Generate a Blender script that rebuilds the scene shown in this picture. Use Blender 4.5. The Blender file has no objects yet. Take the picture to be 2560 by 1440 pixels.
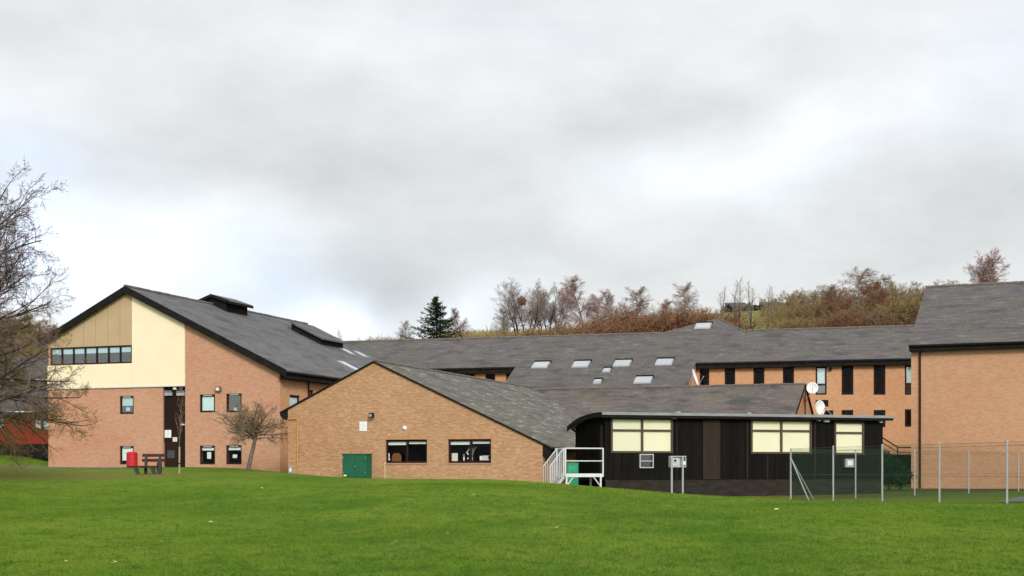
import bpy, math, random
import numpy as np
from mathutils import Vector, Matrix
from mathutils.geometry import tessellate_polygon
R = math.radians
FP, CX, HZ, EYE = 3300.0, 1280.0, 1168.0, 1.6     # focal length in pixels, centre column, horizon row, eye height
scn = bpy.context.scene
C = scn.collection

# ------------------------------------------------------------------ camera
cam = bpy.data.cameras.new('camera'); camo = bpy.data.objects.new('camera', cam); C.objects.link(camo)
camo.location = (0, 0, EYE); camo.rotation_euler = (R(90), 0, 0)
cam.sensor_width = 36; cam.lens = 36*FP/2560; cam.shift_y = (HZ-720)/2560
cam.clip_start = .1; cam.clip_end = 6000
scn.camera = camo
scn.view_settings.view_transform = 'Standard'; scn.view_settings.look = 'None'
scn.view_settings.exposure = 0.8; scn.view_settings.gamma = 1

# ------------------------------------------------------------------ sun
SUN_EL, SUN_AZ = 30, 16       # azimuth: degrees to the right of straight behind the camera
sd = Vector((math.sin(R(SUN_AZ))*math.cos(R(SUN_EL)), -math.cos(R(SUN_AZ))*math.cos(R(SUN_EL)), math.sin(R(SUN_EL))))
sun = bpy.data.lights.new('sun', 'SUN'); sun.energy = 1.5; sun.angle = R(14); sun.color = (1, .95, .88)
so = bpy.data.objects.new('sun', sun); C.objects.link(so)
so.rotation_euler = sd.to_track_quat('Z', 'Y').to_euler()

# ------------------------------------------------------------------ world: overcast sky with breaks
def build_world():
    w = bpy.data.worlds.new('World'); scn.world = w; w.use_nodes = True
    nt = w.node_tree; nt.nodes.clear(); N = nt.nodes.new; L = nt.links.new
    out = N('ShaderNodeOutputWorld'); bg = N('ShaderNodeBackground'); L(bg.outputs[0], out.inputs[0])
    tc = N('ShaderNodeTexCoord')
    def math_(op, a, b=None):
        n = N('ShaderNodeMath'); n.operation = op
        for i, v in enumerate((a, b)):
            if v is None: continue
            if isinstance(v, (int, float)): n.inputs[i].default_value = v
            else: L(v, n.inputs[i])
        return n.outputs[0]
    def vm(op, a, b):
        n = N('ShaderNodeVectorMath'); n.operation = op
        for i, v in enumerate((a, b)):
            if isinstance(v, tuple): n.inputs[i].default_value = v
            else: L(v, n.inputs[i])
        return n
    d = tc.outputs['Generated']
    nz = N('ShaderNodeTexNoise'); nz.inputs['Scale'].default_value = 5; nz.inputs['Detail'].default_value = 5; nz.inputs['Roughness'].default_value = .5
    L(d, nz.inputs['Vector'])
    off = vm('SUBTRACT', nz.outputs['Color'], (.5, .5, .5)).outputs[0]
    off = vm('MULTIPLY', off, (.17, .05, .12)).outputs[0]
    dw = vm('ADD', d, off).outputs[0]
    def blobs(lst, start):
        acc = start
        for (px, py, sx, sy, amp) in lst:
            c = Vector(((px-CX)/FP, 1, -(py-HZ)/FP)); n = c.length; c = c/n
            v = vm('SUBTRACT', dw, tuple(c)).outputs[0]
            v = vm('MULTIPLY', v, (FP*n/sx, 1.5, FP*n/sy)).outputs[0]
            q = N('ShaderNodeVectorMath'); q.operation = 'DOT_PRODUCT'; L(v, q.inputs[0]); L(v, q.inputs[1])
            e = math_('POWER', 2.718, math_('MULTIPLY', q.outputs['Value'], -1.0))
            acc = math_('ADD', acc, math_('MULTIPLY', e, amp*.92))
        return acc
    fb = N('ShaderNodeTexNoise'); fb.inputs['Scale'].default_value = 8; fb.inputs['Detail'].default_value = 8; fb.inputs['Roughness'].default_value = .55
    mp = N('ShaderNodeMapping'); mp.inputs['Scale'].default_value = (1, 1, 2.2); L(d, mp.inputs['Vector']); L(mp.outputs[0], fb.inputs['Vector'])
    base = math_('ADD', 0.635, math_('MULTIPLY', math_('SUBTRACT', fb.outputs['Fac'], .5), .36))
    lum = blobs([(200, 230, 330, 120, .10), (1900, 80, 700, 150, .03), (2400, 150, 300, 200, .06),
                 (600, 360, 620, 150, -.09), (1500, 300, 400, 120, -.05), (1100, 620, 450, 120, -.12),
                 (2350, 480, 330, 110, -.10), (1800, 410, 330, 75, .17), (2100, 300, 300, 60, .05), (1450, 520, 300, 60, .08),
                 (150, 600, 260, 160, .16), (320, 680, 330, 90, .18), (500, 560, 220, 60, .10), (830, 800, 140, 70, .26),
                 (620, 730, 260, 60, -.07), (1650, 680, 700, 70, -.06), (2250, 620, 400, 80, -.04), (1230, 760, 90, 60, .12), (950, 720, 200, 50, -.06),
                 (1200, 180, 320, 120, .05), (700, 60, 600, 90, .05)], base)
    blue = blobs([(120, 560, 260, 170, .55), (330, 640, 380, 80, .55), (820, 800, 240, 90, .5), (1250, 780, 150, 80, .3), (1240, 60, 400, 60, .12),
                  (560, 740, 300, 70, .3), (2500, 200, 200, 200, .25), (1850, 420, 380, 80, .18), (0, 380, 200, 80, .4)], 0.04)
    blue = math_('MINIMUM', blue, .8)
    # light veil thickens round the hidden sun and thins overhead away from it
    sdot = N('ShaderNodeVectorMath'); sdot.operation = 'DOT_PRODUCT'; L(d, sdot.inputs[0]); sdot.inputs[1].default_value = tuple(sd)
    glow = math_('MULTIPLY', math_('POWER', math_('MAXIMUM', sdot.outputs['Value'], 0.0), 3.0), .8)
    lum = math_('ADD', lum, glow)
    grey = N('ShaderNodeMix'); grey.data_type = 'RGBA'; L(blue, grey.inputs['Factor'])
    grey.inputs['A'].default_value = (1.0, .99, .95, 1); grey.inputs['B'].default_value = (.90, 1.03, 1.26, 1)
    cl = vm('SCALE', grey.outputs['Result'], (0, 0, 0)); L(math_('MULTIPLY', lum, .69), cl.inputs['Scale'])
    sky = N('ShaderNodeTexSky'); sky.sky_type = 'NISHITA'; sky.sun_disc = False
    sky.sun_elevation = R(SUN_EL); sky.sun_rotation = R(180-SUN_AZ)
    sk = vm('SCALE', sky.outputs[0], (0, 0, 0)); sk.inputs['Scale'].default_value = .012
    tot = vm('ADD', cl.outputs[0], sk.outputs[0])
    L(tot.outputs[0], bg.inputs['Color']); bg.inputs['Strength'].default_value = 1
build_world()

# ------------------------------------------------------------------ materials
def mat(name, col=(.5, .5, .5), rough=.8, spec=.3, metal=0):
    m = bpy.data.materials.new(name); m.use_nodes = True
    b = m.node_tree.nodes['Principled BSDF']
    b.inputs['Base Color'].default_value = (*col, 1); b.inputs['Roughness'].default_value = rough
    b.inputs['Metallic'].default_value = metal; b.inputs['Specular IOR Level'].default_value = spec
    return m
class NT:
    def __init__(s, m): s.nt = m.node_tree; s.b = s.nt.nodes['Principled BSDF']
    def n(s, t, **k):
        x = s.nt.nodes.new(t)
        for a, v in k.items():
            if a in x.inputs: x.inputs[a].default_value = v
            else: setattr(x, a, v)
        return x
    def l(s, a, b): s.nt.links.new(a, b)
    def uv(s): return s.n('ShaderNodeUVMap').outputs[0]
    def pos(s): return s.n('ShaderNodeNewGeometry').outputs['Position']
    def mapping(s, v, sc):
        m = s.n('ShaderNodeMapping'); m.inputs['Scale'].default_value = sc; s.l(v, m.inputs['Vector']); return m.outputs[0]
    def noise(s, v, scale, detail=4, rough=.55):
        x = s.n('ShaderNodeTexNoise'); x.inputs['Scale'].default_value = scale; x.inputs['Detail'].default_value = detail
        x.inputs['Roughness'].default_value = rough; s.l(v, x.inputs['Vector']); return x.outputs['Fac']
    def ramp(s, f, stops):
        r = s.n('ShaderNodeValToRGB'); s.l(f, r.inputs[0]); e = r.color_ramp.elements
        while len(e) < len(stops): e.new(.5)
        for i, (p, c) in enumerate(stops):
            e[i].position = p; e[i].color = (*c, 1) if len(c) == 3 else c
        return r.outputs['Color']
    def mix(s, f, a, b, mode='MIX'):
        m = s.n('ShaderNodeMix', data_type='RGBA', blend_type=mode)
        for k, v in (('Factor', f), ('A', a), ('B', b)):
            if isinstance(v, (int, float)): m.inputs[k].default_value = v
            elif isinstance(v, tuple): m.inputs[k].default_value = (*v, 1)
            else: s.l(v, m.inputs[k])
        return m.outputs['Result']
    def bump(s, h, strength=.3, dist=.02):
        b = s.n('ShaderNodeBump'); b.inputs['Strength'].default_value = strength; b.inputs['Distance'].default_value = dist
        s.l(h, b.inputs['Height']); s.l(b.outputs[0], s.b.inputs['Normal'])
    def col(s, c): s.l(c, s.b.inputs['Base Color'])

def brick_mat(name, c1, c2, mortar, patch, patch2, vscale=1.0, hl=.25):
    m = mat(name, rough=.9, spec=.15); t = NT(m)
    uv = t.uv()
    b = t.n('ShaderNodeTexBrick'); t.l(uv, b.inputs['Vector'])
    b.inputs['Scale'].default_value = 1; b.inputs['Brick Width'].default_value = .235; b.inputs['Row Height'].default_value = .078*vscale
    b.inputs['Mortar Size'].default_value = .007; b.inputs['Mortar Smooth'].default_value = .3
    b.inputs['Color1'].default_value = (*c1, 1); b.inputs['Color2'].default_value = (*c2, 1); b.inputs['Mortar'].default_value = (*mortar, 1)
    n1 = t.noise(t.mapping(uv, (.12, .2, 1)), 1.0, 5, .6)
    c = t.mix(t.ramp(n1, [(.38, (0, 0, 0)), (.65, (1, 1, 1))]), b.outputs['Color'], patch, 'MULTIPLY')
    n2 = t.noise(t.mapping(uv, (.9, 5.5, 1)), 1.3, 3, .7)       # odd pale and dark courses
    c = t.mix(t.ramp(n2, [(.35, (0, 0, 0)), (.7, (.45, .45, .45))]), c, patch2, 'MULTIPLY')
    n3 = t.noise(t.mapping(uv, (1.6, 7.5, 1)), 1.7, 3, .75)
    c = t.mix(t.ramp(n3, [(.57, (0, 0, 0)), (.68, (hl, hl, hl))]), c, (min(c1[0]*1.45, 1), c1[1]*1.55, c1[2]*1.6))
    t.col(c); t.bump(b.outputs['Fac'], -.1, .004)
    return m
BRICK_A = brick_mat('brick_pink_buff', (.505, .290, .190), (.415, .226, .146), (.47, .315, .22), (.95, .84, .82), (1.06, 1.02, .98))
BRICK_B = brick_mat('brick_buff', (.445, .262, .155), (.33, .182, .104), (.44, .30, .19), (.90, .86, .80), (1.1, 1.05, .95), hl=.9)
BRICK_E = brick_mat('brick_orange', (.56, .31, .165), (.46, .24, .125), (.48, .30, .18), (.9, .84, .82), (1.02, 1.0, 1.0))
BRICK_F = brick_mat('brick_tan', (.495, .288, .172), (.415, .228, .136), (.45, .29, .185), (.93, .88, .84), (1.04, 1.02, 1.0))

def slate_mat(name, c1, c2, moss, mossamt, pale, tint, streak=.35):
    m = mat(name, rough=.72, spec=.35); t = NT(m); uv = t.uv()
    b = t.n('ShaderNodeTexBrick'); t.l(uv, b.inputs['Vector'])
    b.inputs['Scale'].default_value = 1; b.inputs['Brick Width'].default_value = .36; b.inputs['Row Height'].default_value = .24
    b.inputs['Mortar Size'].default_value = .012; b.inputs['Color1'].default_value = (*c1, 1); b.inputs['Color2'].default_value = (*c2, 1)
    b.inputs['Mortar'].default_value = (c2[0]*.5, c2[1]*.5, c2[2]*.5, 1)
    n0 = t.noise(uv, .22, 5, .65)
    c = t.mix(t.ramp(n0, [(.42, (0, 0, 0)), (.62, (1, 1, 1))]), b.outputs['Color'], tint)
    n1 = t.noise(t.mapping(uv, (.4, .8, 1)), .8, 6, .7)
    c = t.mix(t.ramp(n1, [(.46, (0, 0, 0)), (.60, (mossamt,)*3)]), c, moss)
    n2 = t.noise(t.mapping(uv, (.6, 2.4, 1)), 1.2, 5, .72)
    c = t.mix(t.ramp(n2, [(.54, (0, 0, 0)), (.63, (streak,)*3)]), c, pale)
    n3 = t.noise(t.mapping(uv, (.5, 1.0, 1)), .8, 5, .68)
    c = t.mix(t.ramp(n3, [(.36, (1,)*3), (.50, (0, 0, 0))]), c, (c2[0]*.6, c2[1]*.66, c2[2]*.58))
    n4 = t.noise(t.mapping(uv, (1, 1.6, 1)), 4.5, 4, .8)
    c = t.mix(t.ramp(n4, [(.38, (.45,)*3), (.5, (0, 0, 0))]), c, (c2[0]*.6, c2[1]*.6, c2[2]*.6))
    c = t.mix(t.ramp(n4, [(.53, (0, 0, 0)), (.62, (.3,)*3)]), c, (c1[0]*1.45, c1[1]*1.45, c1[2]*1.4))
    t.col(c); t.bump(b.outputs['Color'], .35, .02)
    return m
SL_A = slate_mat('slate_blue_grey', (.108, .110, .118), (.078, .080, .088), (.11, .105, .09), .4, (.2, .205, .21), (.118, .112, .12), .35)
SL_B = slate_mat('slate_mossy', (.120, .106, .108), (.082, .076, .077), (.105, .105, .05), .8, (.42, .42, .42), (.105, .098, .078), .6)
SL_C = slate_mat('slate_brown', (.105, .094, .088), (.074, .066, .062), (.12, .10, .07), .8, (.25, .24, .23), (.13, .105, .105), .35)
SL_E = slate_mat('slate_purple_grey', (.112, .10, .106), (.078, .072, .076), (.09, .092, .062), .7, (.21, .21, .21), (.10, .084, .09), .5)
SL_R = slate_mat('slate_dark', (.09, .085, .088), (.065, .06, .062), (.06, .06, .045), .5, (.16, .16, .16), (.08, .07, .07), .3)

def noisy(name, c, c2, sc=3, rough=.7, spec=.3, metal=0, stretch=(1, 1, 1), th=(.35, .65), bump=0, useuv=True):
    m = mat(name, c, rough, spec, metal); t = NT(m)
    v = t.uv() if useuv else t.pos()
    n = t.noise(t.mapping(v, stretch), sc, 5, .65)
    t.col(t.mix(t.ramp(n, [(th[0], (0, 0, 0)), (th[1], (1, 1, 1))]), c, c2))
    if bump: t.bump(n, bump, .02)
    return m
CREAM = noisy('render_cream', (.80, .70, .515), (.77, .665, .475), .9, .85)
TAN = noisy('tan_panel', (.45, .33, .20), (.415, .30, .175), .8, .7)
BLACKWD = noisy('black_fascia', (.010, .009, .009), (.018, .016, .015), 2, .8, .06)
DARKWD = noisy('dark_brown_timber', (.014, .008, .007), (.024, .013, .011), 4, .8, .08, stretch=(6, .6, 1))
FRAME = noisy('window_frame_brown', (.022, .010, .008), (.034, .015, .011), 3, .7, .1)
def board_mat(name, c, c2, w=.14, gap=(.003, .003, .003)):
    m = mat(name, rough=.95, spec=.0); t = NT(m); uv = t.uv()
    b = t.n('ShaderNodeTexBrick'); t.l(uv, b.inputs['Vector']); b.offset = 0
    b.inputs['Scale'].default_value = 1; b.inputs['Brick Width'].default_value = w; b.inputs['Row Height'].default_value = 40
    b.inputs['Mortar Size'].default_value = .008; b.inputs['Mortar'].default_value = (*gap, 1)
    b.inputs['Color1'].default_value = (*c, 1); b.inputs['Color2'].default_value = (*c2, 1)
    n = t.noise(t.mapping(uv, (5, .5, 1)), 1.5, 5, .7)
    c_ = t.mix(t.ramp(n, [(.5, (0, 0, 0)), (.75, (.5, .5, .5))]), b.outputs['Color'], (c2[0]*1.5, c2[1]*1.45, c2[2]*1.4))
    t.col(c_); t.bump(b.outputs['Fac'], -.4, .01)
    return m
PBOARD = board_mat('black_boards', (.0085, .0078, .0075), (.0125, .011, .0105))
PBROWN = board_mat('brown_boards', (.028, .022, .018), (.034, .026, .021), .2, (.03, .02, .015))
RBOARD = board_mat('red_boards', (.22, .035, .022), (.17, .028, .02), 60, (.05, .01, .01))
SKIRT = noisy('weathered_skirt', (.017, .014, .012), (.034, .028, .024), 1.6, .9, .1, stretch=(1, 2.5, 1), bump=.2)
METAL = noisy('galvanised', (.38, .40, .42), (.50, .52, .54), 4, .42, .5, .6)
WHITEM = noisy('white_painted_metal', (.60, .61, .63), (.50, .51, .53), 3, .45, .4)
ROOFEDGE = noisy('grey_felt_edge', (.17, .19, .19), (.25, .27, .27), 3, .7, .3, stretch=(.5, 3, 1))
WHITE = mat('white_paint', (.78, .78, .78), .5)
DISHW = noisy('dish_white', (.80, .80, .81), (.70, .70, .70), 2, .4)
PAPER = noisy('paper', (.78, .80, .80), (.66, .70, .72), 14, .8, stretch=(1, 3, 1), th=(.45, .6))
CREAMSIGN = mat('cream_sign', (.70, .66, .48), .6)
BLIND = noisy('cream_blind', (.84, .82, .64), (.82, .79, .60), 1.5, .8)
BLIND2 = noisy('pale_green_blind', (.77, .78, .62), (.74, .755, .59), 1.5, .8)
CURT = noisy('pale_blue_blind', (.66, .84, .84), (.60, .80, .82), 2.5, .8)
CURTW = noisy('white_blind', (.82, .86, .84), (.76, .82, .80), 3, .8)
GREENM = noisy('green_painted_steel', (.012, .115, .058), (.009, .085, .045), 2, .5, .3)
GREENB = noisy('green_plastic', (.01, .30, .14), (.008, .24, .11), 2, .45, .4)
GREENL = mat('green_plastic_pale', (.06, .42, .25), .5)
REDM = noisy('red_plastic', (.50, .012, .018), (.38, .01, .016), 3, .38, .5)
BENCHW = noisy('bench_timber_red_brown', (.075, .016, .012), (.045, .012, .01), 5, .6, .3, stretch=(.5, 6, 1))
BENCHG = noisy('bench_leg_grey', (.03, .035, .034), (.05, .055, .05), 5, .7)
YELLOW = noisy('ochre_pipe_paint', (.50, .29, .07), (.42, .24, .06), 5, .5)
TARMAC = noisy('tarmac', (.085, .085, .088), (.14, .14, .14), 4, .9, .2, useuv=False)
CONC = noisy('concrete_kerb', (.22, .19, .16), (.15, .13, .11), 2, .9, .2, useuv=False)
BARK = noisy('bark_grey_brown', (.16, .13, .10), (.09, .072, .055), 6, .9, .1, useuv=False, bump=.3)
BARKD = noisy('bark_dark', (.05, .040, .036), (.028, .022, .02), 6, .9, .1, useuv=False)
BIRCHB = noisy('bark_birch_white', (.48, .44, .38), (.16, .13, .11), 2.5, .8, .2, useuv=False)
def twig(name, c, c2, sc=.5):
    return noisy(name, c, c2, sc, .9, .08, useuv=False)
TW_PURP = twig('twigs_grey_purple', (.21, .155, .15), (.14, .105, .10))
TW_OCH = twig('twigs_ochre', (.27, .195, .085), (.18, .125, .06))
TW_BRN = twig('twigs_brown', (.25, .185, .12), (.18, .13, .085))
TW_RED = twig('twigs_birch_red', (.32, .20, .18), (.24, .145, .125))
TW_RUS = twig('twigs_russet', (.25, .13, .08), (.18, .09, .055))
TW_OLV = twig('twigs_olive', (.27, .215, .10), (.20, .155, .072))
TW_YEL = twig('twigs_straw', (.33, .27, .12), (.23, .185, .08))
TW_GRY = twig('twigs_grey', (.30, .25, .23), (.23, .185, .17))
NEEDLE = twig('needles_dark_green', (.038, .052, .024), (.018, .028, .014), 1.2)
LEAFD = twig('leaves_dark_green', (.016, .030, .014), (.010, .018, .009), 1.5)
STRAP = mat('pale_plant', (.35, .36, .30), .7)
ORANGEC = mat('orange_chair_fabric', (.22, .09, .025), .8)

def glass_mat(name, refl, tint):
    m = bpy.data.materials.new(name); m.use_nodes = True; nt = m.node_tree; nt.nodes.clear()
    o = nt.nodes.new('ShaderNodeOutputMaterial'); mx = nt.nodes.new('ShaderNodeMixShader')
    tr = nt.nodes.new('ShaderNodeBsdfTransparent'); tr.inputs[0].default_value = (*tint, 1)
    gl = nt.nodes.new('ShaderNodeBsdfGlossy'); gl.inputs['Roughness'].default_value = .04; gl.inputs[0].default_value = (.9, .95, 1, 1) if refl > .05 else (.12, .13, .14, 1)
    lw = nt.nodes.new('ShaderNodeLayerWeight'); lw.inputs[0].default_value = .5
    pw = nt.nodes.new('ShaderNodeMath'); pw.operation = 'POWER'; pw.inputs[1].default_value = 4.5; nt.links.new(lw.outputs['Facing'], pw.inputs[0])
    mm = nt.nodes.new('ShaderNodeMath'); mm.operation = 'MULTIPLY_ADD'; mm.inputs[1].default_value = .8; mm.inputs[2].default_value = refl*.6+.03
    nt.links.new(pw.outputs[0], mm.inputs[0]); nt.links.new(mm.outputs[0], mx.inputs[0])
    nt.links.new(tr.outputs[0], mx.inputs[1]); nt.links.new(gl.outputs[0], mx.inputs[2]); nt.links.new(mx.outputs[0], o.inputs[0])
    return m
GLASS = glass_mat('glass_dark', .01, (.97, .98, .98))
GLASSB = glass_mat('glass_sky_reflecting', .16, (.88, .92, .93))
SKYL = glass_mat('skylight_glass', 1.3, (.5, .5, .5))
RIDGE = noisy('ridge_tile', (.17, .15, .13), (.10, .09, .08), 2.5, .9, .1, bump=.2)

def lawn_mat():
    m = mat('mown_grass', rough=.95, spec=.04); t = NT(m); p = t.pos()
    n1 = t.noise(t.mapping(p, (1, .7, 1)), .16, 5, .6)
    c = t.mix(t.ramp(n1, [(.40, (0, 0, 0)), (.60, (1, 1, 1))]), (.074, .156, .012), (.130, .212, .019))
    n2 = t.noise(t.mapping(p, (.7, .5, 1)), .55, 6, .75)
    c = t.mix(t.ramp(n2, [(.46, (0, 0, 0)), (.60, (.55,)*3)]), c, (.175, .235, .034))
    n3 = t.noise(t.mapping(p, (1, .45, 1)), 2.6, 6, .8)
    c = t.mix(t.ramp(n3, [(.38, (.85,)*3), (.50, (0, 0, 0))]), c, (.055, .108, .012))
    n4 = t.noise(t.mapping(p, (1, .5, 1)), 14, 4, .8)
    c = t.mix(t.ramp(n4, [(.38, (.5,)*3), (.55, (0, 0, 0))]), c, (.035, .078, .009))
    n5 = t.noise(t.mapping(p, (1, .5, 1)), 24, 3, .8)
    c = t.mix(t.ramp(n5, [(.56, (0, 0, 0)), (.70, (.5,)*3)]), c, (.18, .24, .045))
    # worn soil patches with their own shape
    def patch(c, cx, cy, rx, ry, colr, amt=1.0):
        v = t.n('ShaderNodeVectorMath', operation='SUBTRACT'); t.l(p, v.inputs[0]); v.inputs[1].default_value = (cx, cy, 0)
        s = t.n('ShaderNodeVectorMath', operation='MULTIPLY'); t.l(v.outputs[0], s.inputs[0]); s.inputs[1].default_value = (1/rx, 1/ry, 0)
        ln = t.n('ShaderNodeVectorMath', operation='LENGTH'); t.l(s.outputs[0], ln.inputs[0])
        ad = t.n('ShaderNodeMath', operation='ADD'); t.l(ln.outputs['Value'], ad.inputs[0])
        nn = t.noise(p, 1.1, 5, .7)
        mu = t.n('ShaderNodeMath', operation='MULTIPLY_ADD'); t.l(nn, mu.inputs[0]); mu.inputs[1].default_value = 1.4; mu.inputs[2].default_value = -.7
        t.l(mu.outputs[0], ad.inputs[1])
        return t.mix(t.ramp(ad.outputs[0], [(.55, (amt,)*3), (1.0, (0, 0, 0))]), c, colr)
    c = patch(c, -19.6, 66, 3.2, 5, (.17, .10, .05), 1)
    c = patch(c, -26, 66, 14, 9, (.16, .155, .04), .7)
    c = patch(c, 13, 61, 7.5, 7, (.17, .135, .04), .95)
    c = patch(c, 22, 67, 9, 4.5, (.06, .075, .025), .8)
    c = patch(c, 25, 66, 15, 14, (.075, .105, .025), .85)
    c = patch(c, 28, 76, 18, 5, (.06, .06, .03), .95)
    c = patch(c, 22, 57, 14, 5, (.085, .135, .025), .7)
    c = patch(c, -31, 77.5, 13, 2.2, (.13, .12, .05), .7)
    t.col(c)
    h = t.noise(p, 22, 5, .8); t.bump(h, .55, .05)
    return m
LAWN = lawn_mat()
def hill_mat():
    m = mat('hill_grass', rough=.95, spec=.03); t = NT(m); p = t.pos()
    n = t.noise(p, .03, 6, .65)
    c = t.mix(t.ramp(n, [(.40, (0, 0, 0)), (.6, (1, 1, 1))]), (.15, .21, .05), (.19, .17, .07))
    n = t.noise(p, .3, 5, .75)
    c = t.mix(t.ramp(n, [(.4, (.6,)*3), (.55, (0, 0, 0))]), c, (.10, .09, .035))
    t.col(c); return m
HILLM = hill_mat()

# ------------------------------------------------------------------ builders
ROOT = {}
def auto_uv(me):
    n = len(me.loops)
    if not n: return
    uvl = me.uv_layers.new(name='UVMap')
    co = np.empty(len(me.vertices)*3); me.vertices.foreach_get('co', co); co = co.reshape(-1, 3)
    vi = np.empty(n, int); me.loops.foreach_get('vertex_index', vi)
    nf = len(me.polygons); fn = np.empty(nf*3); me.polygons.foreach_get('normal', fn); fn = fn.reshape(-1, 3)
    lt = np.empty(nf, int); me.polygons.foreach_get('loop_total', lt)
    nn = np.repeat(fn, lt, axis=0)
    h = np.stack([-nn[:, 1], nn[:, 0], np.zeros(n)], 1); hl = np.linalg.norm(h, axis=1)
    flat = hl < .05; h[flat] = (1, 0, 0); hl[flat] = 1; h /= hl[:, None]
    v = np.cross(nn, h); v[flat] = (0, 1, 0)
    c = co[vi]
    uv = np.stack([(c*h).sum(1), (c*v).sum(1)], 1)
    uvl.data.foreach_set('uv', uv.ravel().astype(np.float32))
class MB:
    def __init__(s): s.v = []; s.f = []
    def add(s, vs, fs):
        o = len(s.v); s.v += [tuple(p) for p in vs]; s.f += [tuple(i+o for i in f) for f in fs]
    def hexa(s, p):      # 8 points: bottom 4, top 4
        s.add(p, [(3, 2, 1, 0), (4, 5, 6, 7), (0, 1, 5, 4), (1, 2, 6, 5), (2, 3, 7, 6), (3, 0, 4, 7)])
    def fbox(s, F, u0, u1, o0, o1, z0, z1):
        s.hexa([F.W(u0, o1, z0), F.W(u1, o1, z0), F.W(u1, o0, z0), F.W(u0, o0, z0), F.W(u0, o1, z1), F.W(u1, o1, z1), F.W(u1, o0, z1), F.W(u0, o0, z1)])
    def box(s, x0, x1, y0, y1, z0, z1):
        s.hexa([(x0, y0, z0), (x1, y0, z0), (x1, y1, z0), (x0, y1, z0), (x0, y0, z1), (x1, y0, z1), (x1, y1, z1), (x0, y1, z1)])
    def slab(s, pts, dv):     # polygon pts (top) extruded by vector dv
        n = len(pts); dv = Vector(dv); b = [Vector(p)+dv for p in pts]
        s.add(list(map(Vector, pts))+b, [tuple(range(n)), tuple(range(2*n-1, n-1, -1))]+[(i, n+i, n+(i+1) % n, (i+1) % n) for i in range(n)])
    def tube(s, pts, r, k=8, cap=True):
        pts = [Vector(p) for p in pts]; rs = r if isinstance(r, (list, tuple)) else [r]*len(pts); o = len(s.v)
        for i, p in enumerate(pts):
            d = (pts[min(i+1, len(pts)-1)]-pts[max(i-1, 0)]).normalized()
            a = d.cross(Vector((0, 0, 1)) if abs(d.z) < .9 else Vector((1, 0, 0))).normalized(); b = d.cross(a)
            for j in range(k):
                t = 2*math.pi*j/k; s.v.append(tuple(p+(a*math.cos(t)+b*math.sin(t))*rs[i]))
        for i in range(len(pts)-1):
            for j in range(k):
                q = (j+1) % k; s.f.append((o+i*k+j, o+i*k+q, o+(i+1)*k+q, o+(i+1)*k+j))
        if cap: s.f.append(tuple(o+j for j in range(k-1, -1, -1))); s.f.append(tuple(o+(len(pts)-1)*k+j for j in range(k)))
    def build(s, name, m, parent=None, smooth=False, fix=True, loc=None):
        me = bpy.data.meshes.new(name)
        off = ROOT.get(parent.name, Vector((0, 0, 0))) if parent else (Vector(loc) if loc else Vector((0, 0, 0)))
        me.from_pydata([(x-off.x, y-off.y, z-off.z) for x, y, z in s.v], [], s.f); me.update()
        if fix and len(s.f) < 40000:
            import bmesh
            bm = bmesh.new(); bm.from_mesh(me); bmesh.ops.recalc_face_normals(bm, faces=bm.faces); bm.to_mesh(me); bm.free()
        auto_uv(me); me.materials.append(m)
        if smooth: me.polygons.foreach_set('use_smooth', [True]*len(me.polygons))
        o = bpy.data.objects.new(name, me); C.objects.link(o)
        if parent: o.parent = parent; ROOT[o.name] = off
        else: o.location = off; ROOT[o.name] = off
        return o
def tag(o, label, cat, group=None, kind=None):
    if kind: o['kind'] = kind
    if label: o['label'] = label
    if cat: o['category'] = cat
    if group: o['group'] = group
    return o
def thing(name, label, cat, loc, group=None):
    o = bpy.data.objects.new(name, None); C.objects.link(o); o.location = loc; o.empty_display_size = .3
    ROOT[o.name] = Vector(loc); return tag(o, label, cat, group)
class Fr:               # vertical wall plane: origin, direction d (left to right seen from outside), outward normal n
    def __init__(s, O, deg):
        s.O = Vector((O[0], O[1])); a = R(deg); s.deg = deg
        s.d = Vector((math.cos(a), math.sin(a))); s.n = Vector((math.sin(a), -math.cos(a)))
    def W(s, u, off, z): p = s.O+s.d*u+s.n*off; return Vector((p.x, p.y, z))
    def uz(s, px, py, off=0):
        r = (px-CX)/FP; q = s.O+s.n*off
        u = (r*q.y-q.x)/(s.d.x-r*s.d.y); Y = q.y+s.d.y*u
        return u, EYE-(py-HZ)/FP*Y
    def rect(s, x0, y0, x1, y1, off=0):
        xm, ym = (x0+x1)/2, (y0+y1)/2
        return s.uz(x0, ym, off)[0], s.uz(x1, ym, off)[0], s.uz(xm, y1, off)[1], s.uz(xm, y0, off)[1]
    def side(s, u, deg=90): p = s.O+s.d*u; return Fr((p.x, p.y), s.deg+deg)
def at(px, Y): return ((px-CX)/FP*Y, Y)
def P3(px, py, Y): return Vector(((px-CX)/FP*Y, Y, EYE-(py-HZ)/FP*Y))
def wall(name, F, outline, holes, m, parent, off=0, rev=.28):
    """outline [(u,z)], holes [(u0,u1,z0,z1)] -> one face sheet with real reveals"""
    polys = [[Vector((u, z, 0)) for u, z in outline]]
    hs = [[(a, c), (b, c), (b, d), (a, d)] for a, b, c, d in holes]
    for h in hs: polys.append([Vector((u, z, 0)) for u, z in h])
    tris = tessellate_polygon(polys); flat = [p for q in polys for p in q]
    mb = MB(); mb.add([F.W(p.x, off, p.y) for p in flat], [tuple(t) for t in tris])
    for h in hs:
        for i in range(4):
            (a, c), (b, d) = h[i], h[(i+1) % 4]
            mb.add([F.W(a, off, c), F.W(b, off, d), F.W(b, off-rev, d), F.W(a, off-rev, c)], [(0, 1, 2, 3)])
    return mb.build(name, m, parent, fix=False)
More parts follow.
